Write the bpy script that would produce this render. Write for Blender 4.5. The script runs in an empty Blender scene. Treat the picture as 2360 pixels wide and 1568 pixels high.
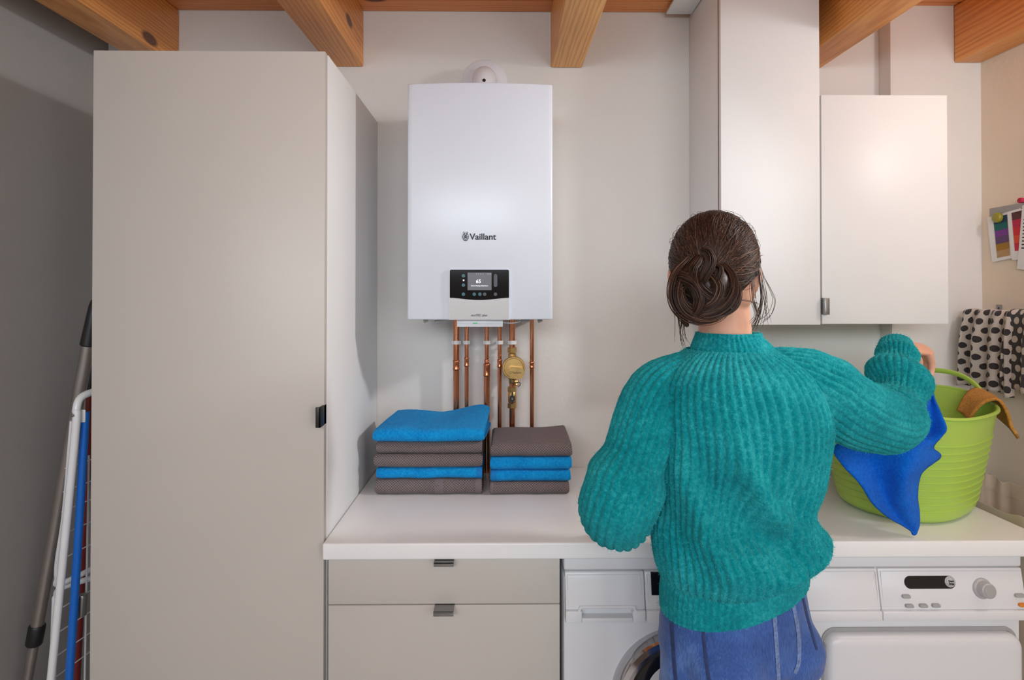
import bpy, bmesh, math, random
import numpy as np
from mathutils import Vector, Matrix, noise as mnoise
from mathutils.bvhtree import BVHTree

random.seed(7)
rng = np.random.default_rng(7)
PI = math.pi
scn = bpy.context.scene
C = scn.collection

# ------------------------------------------------------------------ camera
FPX = 1325.0                     # focal length in pixels of the 2360x1568 frame
YAW, PITCH = 0.0098, 0.0085      # right, up
EYE = Vector((0.0, 0.0, 1.535))
PPX, PPY = 1160 + FPX*math.tan(YAW), 678 - FPX*math.tan(PITCH)
cam = bpy.data.cameras.new('camera')
camo = bpy.data.objects.new('camera', cam)
C.objects.link(camo)
camo.location = EYE
camo.rotation_euler = (PI/2 + PITCH, 0, -YAW)
cam.sensor_width = 36.0
cam.lens = FPX/2360*36.0
cam.shift_x = (1180 - PPX)/2360
cam.shift_y = -(784 - PPY)/2360
cam.clip_start = 0.02
scn.camera = camo
RCAM = camo.rotation_euler.to_matrix()


def at(px, py, Y):
    """world point on the plane at depth Y seen at photo pixel px,py"""
    d = RCAM @ Vector(((px - PPX)/FPX, -(py - PPY)/FPX, -1.0))
    return EYE + d*((Y - EYE.y)/d.y)


def atp(px, py, Y):
    p = at(px, py, Y)
    return (p.x, p.y, p.z)


# ------------------------------------------------------------------ light
w = bpy.data.worlds.new('world')
scn.world = w
w.use_nodes = True
w.node_tree.nodes['Background'].inputs[0].default_value = (0.75, 0.82, 1.0, 1)
w.node_tree.nodes['Background'].inputs[1].default_value = 0.4
scn.view_settings.view_transform = 'Standard'
scn.view_settings.look = 'None'
scn.view_settings.gamma = 1.0
scn.view_settings.use_curve_mapping = False
scn.view_settings.exposure = 0.10


def area(name, loc, target, size, energy, col, size_y=None, spread=None):
    l = bpy.data.lights.new(name, 'AREA')
    l.energy = energy
    l.color = col
    l.size = size
    if size_y:
        l.shape = 'RECTANGLE'
        l.size_y = size_y
    if spread:
        l.spread = spread
    o = bpy.data.objects.new(name, l)
    C.objects.link(o)
    o.location = loc
    d = Vector(target) - Vector(loc)
    o.rotation_euler = d.to_track_quat('-Z', 'Y').to_euler()
    return o


def lamp(name, kind, loc, energy, col, soft, target=None, size=None):
    l = bpy.data.lights.new(name, kind)
    l.energy = energy
    l.color = col
    l.shadow_soft_size = soft
    o = bpy.data.objects.new(name, l)
    C.objects.link(o)
    o.location = loc
    if kind == 'SPOT':
        l.spot_size = math.radians(size)
        l.spot_blend = 1.0
        o.rotation_euler = (Vector(target) - Vector(loc)).to_track_quat('-Z', 'Y').to_euler()
    return o


# a spot lamp by the right-hand wall is the main light; two added area lights behind the viewer fill
KEY = lamp('wall_spot', 'SPOT', (1.655, 1.10, 2.17), 58, (0.90, 0.96, 1.0), 0.06, (-0.66, 1.66, 1.36), 66)
FILL_BACK = area('added_back_fill', (-0.45, -1.75, 2.13), (-0.05, 2.0, 0.95), 2.2, 55, (0.78, 0.905, 1.0), 0.58)  # added soft fill behind the viewer; the front wall has no window
FILL_SIDE = area('added_side_fill', (1.40, -1.00, 1.45), (-0.3, 2.0, 1.2), 1.1, 18, (0.86, 0.945, 1.0), 1.7)  # added soft fill from the right, brightens the wardrobe side; no doorway there
LMP = lamp('wall_lamp', 'POINT', (1.64, 1.08, 2.20), 8.2, (0.90, 0.96, 1.0), 0.07)


# ------------------------------------------------------------------ materials
def s2l(c):
    c = c/255.0
    return c/12.92 if c <= 0.04045 else ((c + 0.055)/1.055)**2.4


def rgb(r, g, b):
    return (s2l(r), s2l(g), s2l(b), 1.0)


class N:
    """small node-tree writer"""
    def __init__(self, name):
        m = bpy.data.materials.new(name)
        m.use_nodes = True
        self.m = m
        self.t = m.node_tree
        self.b = self.t.nodes['Principled BSDF']

    def n(self, typ, **kw):
        x = self.t.nodes.new(typ)
        for k, v in kw.items():
            setattr(x, k, v)
        return x

    def link(self, a, b):
        self.t.links.new(a, b)

    def put(self, sock, v):
        if hasattr(v, 'is_linked') or isinstance(v, bpy.types.NodeSocket):
            self.link(v, sock)
        else:
            sock.default_value = v

    def M(self, op, a, b=0.0, c=None):
        x = self.n('ShaderNodeMath', operation=op)
        self.put(x.inputs[0], a)
        self.put(x.inputs[1], b)
        if c is not None:
            self.put(x.inputs[2], c)
        return x.outputs[0]

    def coord(self, kind='Object'):
        return self.n('ShaderNodeTexCoord').outputs[kind]

    def mapping(self, vec, scale=(1, 1, 1), rot=(0, 0, 0), loc=(0, 0, 0)):
        x = self.n('ShaderNodeMapping')
        self.link(vec, x.inputs[0])
        x.inputs['Scale'].default_value = scale
        x.inputs['Rotation'].default_value = rot
        x.inputs['Location'].default_value = loc
        return x.outputs[0]

    def noise(self, vec, scale, detail=3, rough=0.55, dist=0.0):
        x = self.n('ShaderNodeTexNoise')
        self.link(vec, x.inputs['Vector'])
        x.inputs['Scale'].default_value = scale
        x.inputs['Detail'].default_value = detail
        x.inputs['Roughness'].default_value = rough
        x.inputs['Distortion'].default_value = dist
        return x.outputs['Fac']

    def ramp(self, fac, stops):
        x = self.n('ShaderNodeValToRGB')
        self.link(fac, x.inputs[0])
        e = x.color_ramp.elements
        while len(e) < len(stops):
            e.new(0.5)
        for i, (p, c) in enumerate(stops):
            e[i].position = p
            e[i].color = c
        return x.outputs[0]

    def mix(self, fac, a, b, mode='MIX'):
        x = self.n('ShaderNodeMix', data_type='RGBA', blend_type=mode)
        self.put(x.inputs[0], fac)
        self.put(x.inputs[6], a)
        self.put(x.inputs[7], b)
        return x.outputs[2]

    def bump(self, h, strength=0.3, dist=0.002):
        x = self.n('ShaderNodeBump')
        x.inputs['Strength'].default_value = strength
        x.inputs['Distance'].default_value = dist
        self.link(h, x.inputs['Height'])
        self.link(x.outputs[0], self.b.inputs['Normal'])

    def base(self, c):
        self.put(self.b.inputs['Base Color'], c)

    def set(self, **kw):
        names = {'rough': 'Roughness', 'metal': 'Metallic', 'sheen': 'Sheen Weight', 'sheen_r': 'Sheen Roughness',
                 'coat': 'Coat Weight', 'spec': 'Specular IOR Level', 'sss': 'Subsurface Weight', 'trans': 'Transmission Weight',
                 'emit': 'Emission Strength', 'ecol': 'Emission Color', 'coat_r': 'Coat Roughness', 'alpha': 'Alpha',
                 'sheen_c': 'Sheen Tint'}
        for k, v in kw.items():
            self.put(self.b.inputs[names[k]], v)


def simple(name, col, rough=0.5, metal=0.0, var=0.03, vscale=6, bscale=0, bstr=0.1, bdist=0.001, **kw):
    t = N(name)
    co = t.coord()
    f = t.noise(co, vscale, 3)
    lo_ = tuple(max(0, c*(1 - var)) for c in col[:3]) + (1,)
    hi_ = tuple(min(1, c*(1 + var)) for c in col[:3]) + (1,)
    t.base(t.ramp(f, [(0.3, lo_), (0.7, hi_)]))
    t.set(rough=rough, metal=metal, **kw)
    if bscale:
        t.bump(t.noise(co, bscale, 4), bstr, bdist)
    return t.m


MAT = {}
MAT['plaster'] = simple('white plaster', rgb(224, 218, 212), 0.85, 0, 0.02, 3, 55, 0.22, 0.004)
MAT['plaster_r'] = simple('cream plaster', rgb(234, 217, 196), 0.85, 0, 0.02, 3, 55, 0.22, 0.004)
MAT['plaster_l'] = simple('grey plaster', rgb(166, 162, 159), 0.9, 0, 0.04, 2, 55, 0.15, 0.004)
MAT['dim'] = simple('taupe wall paint', rgb(120, 106, 96), 0.8)
MAT['floor'] = simple('grey floor', rgb(190, 186, 182), 0.5, 0, 0.1, 4)
MAT['white'] = simple('white laminate', rgb(232, 231, 230), 0.6, 0, 0.01, 4, 120, 0.03, 0.001)
MAT['gloss'] = simple('white satin lacquer', rgb(233, 232, 230), 0.42, 0, 0.01, 4)
MAT['beige'] = simple('beige matt lacquer', rgb(196, 188, 179), 0.42, 0, 0.012, 3)
MAT['counter'] = simple('white worktop', rgb(240, 238, 236), 0.3, 0, 0.012, 9, 160, 0.04, 0.001)
MAT['edge'] = simple('brown board edge', rgb(120, 80, 60), 0.6)
MAT['steel'] = simple('brushed steel', rgb(150, 148, 146), 0.32, 0.9)
MAT['darksteel'] = simple('dark steel', rgb(70, 68, 66), 0.4, 0.8)
MAT['chrome'] = simple('chrome', rgb(205, 205, 208), 0.1, 1.0)
MAT['black'] = simple('black plastic', rgb(28, 27, 27), 0.45)
MAT['blackglass'] = simple('black glass', rgb(20, 19, 20), 0.09, 0, 0.02)
MAT['boiler'] = simple('boiler white enamel', rgb(218, 222, 230), 0.3, 0, 0.006, 2)
MAT['pvc'] = simple('white plastic', rgb(232, 230, 234), 0.3)
MAT['silver'] = simple('silver plastic', rgb(186, 183, 181), 0.42, 0.15, 0.01)
MAT['ink'] = simple('dark ink', rgb(24, 30, 30), 0.6)
MAT['brass'] = simple('brass', rgb(206, 168, 108), 0.36, 0.95, 0.12, 40, 200, 0.1)
MAT['appl'] = simple('appliance white', rgb(222, 221, 222), 0.32, 0, 0.008)
MAT['appl2'] = simple('appliance panel white', rgb(226, 225, 226), 0.28, 0, 0.008)
MAT['greybtn'] = simple('grey button', rgb(165, 162, 160), 0.4)
MAT['orangebtn'] = simple('orange button', rgb(214, 130, 40), 0.4)
MAT['glassdark'] = simple('dark door glass', rgb(24, 24, 26), 0.05)
MAT['alu'] = simple('aluminium', rgb(165, 158, 152), 0.38, 0.85, 0.06, 20)
MAT['whitepaint'] = simple('white painted tube', rgb(225, 225, 226), 0.3, 0, 0.02, 20)
MAT['bluepl'] = simple('blue plastic', rgb(10, 98, 190), 0.35, 0, 0.05, 10)
MAT['redpl'] = simple('dark red plastic', rgb(120, 35, 32), 0.45, 0, 0.1, 10)
MAT['lime'] = simple('lime plastic', rgb(172, 204, 86), 0.33, 0, 0.03, 5, sss=0.0)
MAT['olive'] = simple('olive plastic', rgb(150, 140, 45), 0.35)
MAT['paper'] = simple('paper', rgb(232, 230, 228), 0.8)
MAT['skin'] = simple('skin', rgb(222, 166, 138), 0.5, 0, 0.06, 30, 300, 0.06, 0.001, sss=0.08)
MAT['eye'] = simple('eye white', rgb(235, 232, 228), 0.15)
MAT['iris'] = simple('iris brown', rgb(70, 45, 30), 0.15)
MAT['lip'] = simple('lip', rgb(190, 105, 95), 0.4)
MAT['shoe'] = simple('grey shoe', rgb(90, 88, 86), 0.7)
MAT['canvas'] = simple('beige canvas', rgb(205, 186, 164), 0.9, 0, 0.06, 12, 400, 0.2, 0.001, sheen=0.2)
MAT['caulk'] = simple('joint grey', rgb(120, 112, 105), 0.9)
MAT['clip'] = simple('clear white clip', rgb(228, 220, 216), 0.35)
MAT['gold'] = simple('gold', rgb(210, 170, 100), 0.25, 1.0)


def emissive(name, col, e):
    t = N(name)
    t.base(col)
    t.set(emit=e, ecol=col, rough=0.4)
    return t.m


MAT['led'] = emissive('green led', rgb(10, 150, 60), 0.6)
MAT['lcd'] = emissive('lcd grey', rgb(82, 81, 86), 0.35)
MAT['lcdtext'] = emissive('lcd text', rgb(235, 235, 235), 0.7)
MAT['lcddim'] = emissive('lcd dim text', rgb(140, 140, 142), 0.35)
MAT['teal_icon'] = emissive('teal touch icon', rgb(20, 78, 84), 0.25)
MAT['greyicon'] = emissive('grey touch icon', rgb(52, 52, 58), 0.2)


def copper():
    t = N('copper')
    co = t.coord()
    v = t.mapping(co, (25, 25, 3))
    f = t.noise(v, 1.2, 4)
    t.base(t.ramp(f, [(0.3, rgb(196, 122, 88)), (0.6, rgb(226, 158, 122)), (0.85, rgb(160, 92, 66))]))
    t.set(metal=1.0, rough=0.24)
    return t.m


MAT['copper'] = copper()


def wood(name, axis, light, mid, dark, seed=0.0, knots=True):
    t = N(name)
    co = t.coord()
    along = {'X': 0, 'Y': 1}[axis]
    sc = [1, 1, 1]
    sc[along] = 0.07
    v = t.mapping(co, tuple(sc), loc=(seed, seed*1.7, seed*0.6))
    warp = t.noise(v, 5, 2)
    x = t.n('ShaderNodeTexWave', wave_type='RINGS', rings_direction=axis)
    t.link(v, x.inputs['Vector'])
    x.inputs['Scale'].default_value = 26
    x.inputs['Distortion'].default_value = 5.5
    x.inputs['Detail'].default_value = 2
    x.inputs['Detail Scale'].default_value = 1.4
    fine = t.noise(t.mapping(co, tuple(c*150 if i != along else 4 for i, c in enumerate((1, 1, 1)))), 1.0, 3)
    g = t.M('ADD', t.M('MULTIPLY', x.outputs['Fac'], 0.38), t.M('MULTIPLY', fine, 0.62))
    col = t.ramp(g, [(0.2, dark), (0.48, mid), (0.8, light)])
    big = t.noise(v, 3.0, 2)
    col = t.mix(t.M('MULTIPLY', big, 0.35), col, mid)
    if knots:
        ks = [7.0, 7.0, 7.0]
        ks[along] = 3.2
        kv = t.mapping(co, tuple(ks), loc=(seed*3.1 + .3, seed*2.2 + .1, seed + .7))
        vo = t.n('ShaderNodeTexVoronoi', feature='F1')
        t.link(kv, vo.inputs['Vector'])
        vo.inputs['Scale'].default_value = 1.0
        d = vo.outputs['Distance']
        kf = t.n('ShaderNodeMapRange', interpolation_type='SMOOTHSTEP')
        t.link(d, kf.inputs[0])
        kf.inputs[1].default_value = 0.10
        kf.inputs[2].default_value = 0.17
        kf.inputs[3].default_value = 1.0
        kf.inputs[4].default_value = 0.0
        kr = t.M('SINE', t.M('MULTIPLY', d, 120))
        kc = t.mix(t.M('MULTIPLY_ADD', kr, 0.3, 0.5), rgb(82, 44, 22), rgb(124, 70, 36))
        col = t.mix(kf.outputs[0], col, kc)
    t.base(col)
    t.set(rough=0.45)
    t.bump(g, 0.25, 0.002)
    return t.m


PL, PM, PD = rgb(246, 178, 100), rgb(236, 158, 80), rgb(208, 128, 58)
MAT['beam0'] = wood('pine beam a', 'Y', PL, PM, PD, 0.0)
MAT['beam1'] = wood('pine beam b', 'Y', PL, PM, PD, 1.3)
MAT['beam2'] = wood('pine beam c', 'Y', rgb(250, 192, 118), rgb(240, 172, 94), rgb(210, 138, 68), 2.7)
MAT['plank'] = wood('pine plank', 'X', rgb(236, 162, 98), rgb(222, 140, 78), rgb(192, 112, 56), 0.4)


def terry(name, c0, c1, scale=420, strength=0.9):
    t = N(name)
    co = t.coord()
    f = t.noise(co, 160, 4, 0.7)
    g = t.noise(co, 9, 3)
    h = t.M('ADD', t.M('MULTIPLY', f, 0.7), t.M('MULTIPLY', g, 0.3))
    t.base(t.ramp(h, [(0.35, c0), (0.62, c1)]))
    t.set(rough=0.95, sheen=0.08, sheen_r=0.5, spec=0.05)
    t.bump(t.noise(co, scale, 3, 0.7), strength, 0.004)
    return t.m


MAT['terry_blue'] = terry('blue terry', rgb(0, 130, 208), rgb(26, 170, 240))
MAT['terry_royal'] = terry('royal blue terry', rgb(0, 92, 204), rgb(14, 122, 236))
MAT['terry_orange'] = terry('ochre terry', rgb(172, 112, 44), rgb(216, 156, 78), 300)


def waffle(name, c0, c1, p=0.0062):
    t = N(name)
    uv = t.n('ShaderNodeUVMap', uv_map='UVMap').outputs[0]
    s = t.n('ShaderNodeSeparateXYZ')
    t.link(uv, s.inputs[0])
    u, v = s.outputs[0], s.outputs[1]
    k = 2*PI/p
    a = t.M('SINE', t.M('MULTIPLY', u, k*0.7))
    b = t.M('SINE', t.M('MULTIPLY', v, k*0.7))
    h = t.M('MULTIPLY_ADD', t.M('MULTIPLY', a, b), 0.5, 0.5)
    nz = t.noise(t.coord(), 260, 3)
    h2 = t.M('ADD', t.M('MULTIPLY', h, 0.75), t.M('MULTIPLY', nz, 0.4))
    t.base(t.ramp(h2, [(0.25, c0), (0.8, c1)]))
    t.set(rough=0.95, sheen=0.08, spec=0.05)
    t.bump(h2, 0.9, 0.003)
    return t.m


MAT['waffle'] = waffle('grey waffle cotton', rgb(88, 76, 76), rgb(136, 122, 120))
MAT['band_grey'] = simple('grey woven hem', rgb(118, 104, 106), 0.95, 0, 0.08, 60, 500, 0.3, 0.001)
MAT['band_blue'] = simple('blue woven hem', rgb(10, 120, 190), 0.95, 0, 0.08, 60, 500, 0.3, 0.001)


def dotted(name, bg, fg, p=0.037, r=0.31):
    t = N(name)
    uv = t.n('ShaderNodeUVMap', uv_map='UVMap').outputs[0]
    nz = t.n('ShaderNodeTexNoise')
    t.link(uv, nz.inputs['Vector'])
    nz.inputs['Scale'].default_value = 55
    s = t.n('ShaderNodeSeparateXYZ')
    t.link(uv, s.inputs[0])
    off = t.M('MULTIPLY', t.M('SUBTRACT', nz.outputs['Fac'], 0.5), 0.22)
    U = t.M('DIVIDE', s.outputs[0], p)
    V = t.M('ADD', t.M('DIVIDE', s.outputs[1], p*0.8), off)
    row = t.M('FLOOR', V)
    U2 = t.M('ADD', t.M('ADD', U, t.M('MULTIPLY', t.M('MODULO', row, 2.0), 0.5)), t.M('MULTIPLY', off, 0.6))
    fx = t.M('SUBTRACT', t.M('FRACT', U2), 0.5)
    fy = t.M('MULTIPLY', t.M('SUBTRACT', t.M('FRACT', V), 0.5), 0.85)
    d = t.M('SQRT', t.M('ADD', t.M('MULTIPLY', fx, fx), t.M('MULTIPLY', fy, fy)))
    m = t.M('LESS_THAN', d, r)
    t.base(t.mix(m, bg, fg))
    t.set(rough=0.95, sheen=0.2, spec=0.1)
    t.bump(t.noise(t.coord(), 500, 2), 0.3, 0.001)
    return t.m


MAT['dots'] = dotted('cream cloth with charcoal dots', rgb(196, 184, 174), rgb(62, 58, 58))
MAT['dots_inv'] = dotted('charcoal cloth with cream dots', rgb(70, 66, 66), rgb(200, 188, 178))


def knit():
    t = N('teal mohair knit')
    co = t.coord()
    f = t.noise(co, 130, 4, 0.75)
    g = t.noise(co, 14, 2)
    h = t.M('ADD', t.M('MULTIPLY', f, 0.65), t.M('MULTIPLY', g, 0.35))
    t.base(t.ramp(h, [(0.3, rgb(0, 110, 122)), (0.50, rgb(4, 150, 158)), (0.72, rgb(64, 194, 198))]))
    t.set(rough=0.95, sheen=0.3, sheen_r=0.45, spec=0.1, sheen_c=rgb(120, 230, 228))
    t.bump(t.noise(co, 230, 4, 0.7), 0.9, 0.006)
    return t.m


MAT['knit'] = knit()
MAT['fuzz'] = simple('teal mohair fibre', rgb(52, 186, 192), 0.9, 0, 0.15, 30)


def denim():
    t = N('blue denim')
    co = t.coord()
    st = t.noise(t.mapping(co, (420, 420, 60)), 1.0, 3)
    g = t.noise(t.mapping(co, (7, 7, 10)), 1.0, 4)
    h = t.M('ADD', t.M('MULTIPLY', st, 0.4), t.M('MULTIPLY', g, 0.6))
    t.base(t.ramp(h, [(0.3, rgb(42, 62, 116)), (0.52, rgb(64, 96, 160)), (0.72, rgb(106, 140, 198))]))
    t.set(rough=0.9, sheen=0.2, spec=0.15)
    t.bump(st, 0.3, 0.001)
    return t.m


MAT['denim'] = denim()
MAT['stitch'] = simple('pale denim seam', rgb(104, 124, 166), 0.9, 0, 0.35, 160, 300, 0.5, 0.002)
MAT['stitch_dark'] = simple('dark denim seam', rgb(46, 60, 104), 0.9, 0, 0.2, 80)


def hairmat():
    t = N('brown hair')
    geo = t.n('ShaderNodeNewGeometry')
    t.base(t.ramp(geo.outputs['Random Per Island'], [(0.0, rgb(36, 23, 18)), (0.6, rgb(62, 41, 32)), (0.9, rgb(98, 68, 52)), (1.0, rgb(126, 92, 72))]))
    t.set(rough=0.45, spec=0.35)
    return t.m


MAT['hair'] = hairmat()
MAT['hairbase'] = simple('dark brown hair base', rgb(42, 27, 21), 0.5)
MAT['maroon'] = simple('maroon swatch', rgb(70, 40, 46), 0.8)
for nm, c in {'navy': (30, 62, 92), 'teal': (30, 100, 96), 'violet': (122, 62, 140), 'plum': (98, 72, 110), 'ochre': (160, 118, 44), 'sand': (178, 146, 104),
              'brown': (92, 56, 56), 'crimson': (186, 42, 76), 'scarlet': (205, 48, 52), 'coral': (216, 82, 60), 'rose': (198, 50, 70)}.items():
    MAT['sw_' + nm] = simple('swatch ' + nm, rgb(*c), 0.85, 0, 0.04, 200)


# ------------------------------------------------------------------ mesh helpers
class MB:
    def __init__(self):
        self.v, self.f, self.uv = [], [], []

    def add(self, verts, faces, uvs=None):
        o = len(self.v)
        self.v.extend([tuple(p) for p in verts])
        self.uv.extend(uvs if uvs is not None else [(0.0, 0.0)]*len(verts))
        self.f.extend([tuple(i + o for i in f) for f in faces])
        return self

    def bm(self, b):
        b.verts.ensure_lookup_table()
        b.verts.index_update()
        self.add([v.co[:] for v in b.verts], [[v.index for v in f.verts] for f in b.faces])
        b.free()
        return self

    def box(self, x0, x1, y0, y1, z0, z1, bev=0.0, seg=2, xf=None):
        b = bmesh.new()
        bmesh.ops.create_cube(b, size=1.0)
        for v in b.verts:
            v.co = Vector(((x0 + x1)/2 + v.co.x*(x1 - x0), (y0 + y1)/2 + v.co.y*(y1 - y0), (z0 + z1)/2 + v.co.z*(z1 - z0)))
        if bev > 0:
            bmesh.ops.bevel(b, geom=list(b.edges), offset=bev, segments=seg, affect='EDGES', profile=0.5)
        if xf:
            for v in b.verts:
                v.co = xf(v.co)
        return self.bm(b)

    def loft(self, rings, closed=True, cap=True, uvs=None):
        n = len(rings[0])
        verts = [p for r in rings for p in r]
        faces = []
        for i in range(len(rings) - 1):
            for j in range(n if closed else n - 1):
                k = (j + 1) % n
                faces.append((i*n + j, i*n + k, (i + 1)*n + k, (i + 1)*n + j))
        if cap and closed:
            faces.append(tuple(range(n - 1, -1, -1)))
            faces.append(tuple(range((len(rings) - 1)*n, len(rings)*n)))
        return self.add(verts, faces, uvs)

    def tube(self, pts, rad, n=10, cap=True, sx=1.0):
        pts = [Vector(p) for p in pts]
        m = len(pts)
        if not hasattr(rad, '__len__'):
            rad = [rad]*m
        rings = []
        up = None
        for i in range(m):
            t = (pts[min(i + 1, m - 1)] - pts[max(i - 1, 0)])
            t = t.normalized() if t.length > 1e-9 else Vector((0, 0, 1))
            if up is None:
                a = Vector((0, 0, 1)) if abs(t.z) < 0.9 else Vector((0, 1, 0))
                up = (a - t*a.dot(t)).normalized()
            else:
                up = (up - t*up.dot(t))
                up = up.normalized() if up.length > 1e-9 else Vector((1, 0, 0))
            s = t.cross(up)
            rings.append([pts[i] + (up*math.cos(2*PI*j/n) + s*math.sin(2*PI*j/n)*sx)*rad[i] for j in range(n)])
        return self.loft(rings, True, cap)

    def lathe(self, prof, o, axis, n=32):
        """prof: (radius, distance along axis)"""
        o, a = Vector(o), Vector(axis).normalized()
        e = Vector((0, 0, 1)) if abs(a.z) < 0.9 else Vector((1, 0, 0))
        u = (e - a*e.dot(a)).normalized()
        s = a.cross(u)
        rings = [[o + a*h + (u*math.cos(2*PI*j/n) + s*math.sin(2*PI*j/n))*r for j in range(n)] for r, h in prof]
        return self.loft(rings)

    def prism(self, poly, y0, y1):
        """poly in (x, z), front face at y0"""
        n = len(poly)
        v = [(x, y0, z) for x, z in poly] + [(x, y1, z) for x, z in poly]
        f = [tuple(range(n)), tuple(range(2*n - 1, n - 1, -1))]
        for i in range(n):
            j = (i + 1) % n
            f.append((j, i, n + i, n + j))
        return self.add(v, f)

    def grid(self, P, uv=None):
        """P[i][j] points"""
        a, b = len(P), len(P[0])
        v = [p for r in P for p in r]
        f = [(i*b + j, i*b + j + 1, (i + 1)*b + j + 1, (i + 1)*b + j) for i in range(a - 1) for j in range(b - 1)]
        return self.add(v, f, [q for r in uv for q in r] if uv is not None else None)


ORG = {}


def obj(name, mb, mat, parent=None, smooth=True, angle=38, fix=True, origin=None):
    me = bpy.data.meshes.new(name)
    V = np.array(mb.v, dtype=float)
    if parent is not None:
        o0 = ORG[parent.name]
    elif origin is not None:
        o0 = np.array(origin, dtype=float)
    else:
        o0 = np.array([(V[:, 0].min() + V[:, 0].max())/2, (V[:, 1].min() + V[:, 1].max())/2, V[:, 2].min()])
    me.from_pydata((V - o0).tolist(), [], mb.f)
    uvl = me.uv_layers.new(name='UVMap')
    li = np.empty(len(me.loops), dtype=np.int32)
    me.loops.foreach_get('vertex_index', li)
    uvl.data.foreach_set('uv', np.array(mb.uv, dtype=np.float32)[li].ravel())
    if fix:
        b = bmesh.new()
        b.from_mesh(me)
        bmesh.ops.recalc_face_normals(b, faces=b.faces)
        b.to_mesh(me)
        b.free()
    if smooth:
        me.polygons.foreach_set('use_smooth', [True]*len(me.polygons))
        me.set_sharp_from_angle(angle=math.radians(angle))
    me.materials.append(MAT[mat] if isinstance(mat, str) else mat)
    o = bpy.data.objects.new(name, me)
    C.objects.link(o)
    if parent is not None:
        o.parent = parent
        ORG[o.name] = ORG[parent.name]
    else:
        o.location = o0
        ORG[o.name] = o0
    return o


def tag(o, label=None, cat=None, group=None, kind=None):
    if label:
        o['label'] = label
    if cat:
        o['category'] = cat
    if group:
        o['group'] = group
    if kind:
        o['kind'] = kind
    return o


def thing(name, loc, label, cat, group=None):
    o = bpy.data.objects.new(name, None)
    C.objects.link(o)
    o.location = loc
    o.empty_display_size = 0.05
    ORG[o.name] = np.array(loc, dtype=float)
    return tag(o, label, cat, group)


def struct(name, mb, mat, parent=None, **kw):
    o = obj(name, mb, mat, parent, **kw)
    o['kind'] = 'structure'
    return o


def remeshed(mb, voxel, smooth_it=6):
    me = bpy.data.meshes.new('tmp')
    me.from_pydata([tuple(p) for p in mb.v], [], mb.f)
    b = bmesh.new()
    b.from_mesh(me)
    bmesh.ops.recalc_face_normals(b, faces=b.faces)
    b.to_mesh(me)
    b.free()
    o = bpy.data.objects.new('tmp', me)
    C.objects.link(o)
    r = o.modifiers.new('r', 'REMESH')
    r.mode = 'VOXEL'
    r.voxel_size = voxel
    if smooth_it:
        s = o.modifiers.new('s', 'SMOOTH')
        s.factor = 0.5
        s.iterations = smooth_it
    dg = bpy.context.evaluated_depsgraph_get()
    ev = o.evaluated_get(dg)
    m2 = ev.to_mesh()
    out = MB()
    out.add([v.co[:] for v in m2.vertices], [tuple(p.vertices) for p in m2.polygons])
    ev.to_mesh_clear()
    bpy.data.objects.remove(o)
    bpy.data.meshes.remove(me)
    return out


def text_mb(body, size, x, y, z, align='CENTER', extrude=0.0006, bold=0.0, sx=1.0):
    cu = bpy.data.curves.new('t', 'FONT')
    cu.body = body
    cu.size = size
    cu.align_x = align
    cu.extrude = extrude
    cu.offset = bold
    o = bpy.data.objects.new('t', cu)
    C.objects.link(o)
    dg = bpy.context.evaluated_depsgraph_get()
    ev = o.evaluated_get(dg)
    m = ev.to_mesh()
    out = MB()
    out.add([(x + v.co.x*sx, y - v.co.z, z + v.co.y) for v in m.vertices], [tuple(p.vertices) for p in m.polygons])
    ev.to_mesh_clear()
    bpy.data.objects.remove(o)
    bpy.data.curves.remove(cu)
    return out


def rrect(x0, x1, z0, z1, r, n=6):
    p = []
    for cx, cz, a in ((x1 - r, z1 - r, 0), (x0 + r, z1 - r, PI/2), (x0 + r, z0 + r, PI), (x1 - r, z0 + r, 3*PI/2)):
        for k in range(n + 1):
            t = a + PI/2*k/n
            p.append((cx + r*math.cos(t), cz + r*math.sin(t)))
    return p


def smoothpath(pts, n):
    """Catmull-Rom through pts, n samples per span"""
    P = [np.array(p, dtype=float) for p in pts]
    P = [2*P[0] - P[1]] + P + [2*P[-1] - P[-2]]
    out = []
    for i in range(1, len(P) - 2):
        for k in range(n):
            t = k/n
            out.append(0.5*((2*P[i]) + (P[i + 1] - P[i - 1])*t + (2*P[i - 1] - 5*P[i] + 4*P[i + 1] - P[i + 2])*t*t + (3*P[i] - P[i - 1] - 3*P[i + 1] + P[i + 2])*t**3))
    out.append(P[-2])
    return out


def wob(x, y, z, s):
    return mnoise.noise(Vector((x*s, y*s, z*s)))


# ------------------------------------------------------------------ room
YW = 2.11          # back wall
YP = 2.046         # pilaster front, right part of the back wall
XL, XR = at(250, 110, 2.11).x, at(2262, 400, 2.046).x
XS = at(2052, 120, 2.046).x        # where the wall steps forward
YF = -1.95
SL = 0.030         # the boarded ceiling falls this much per metre towards the viewer


def zc(y):
    return 2.575 + SL*(y - YW)


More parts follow.
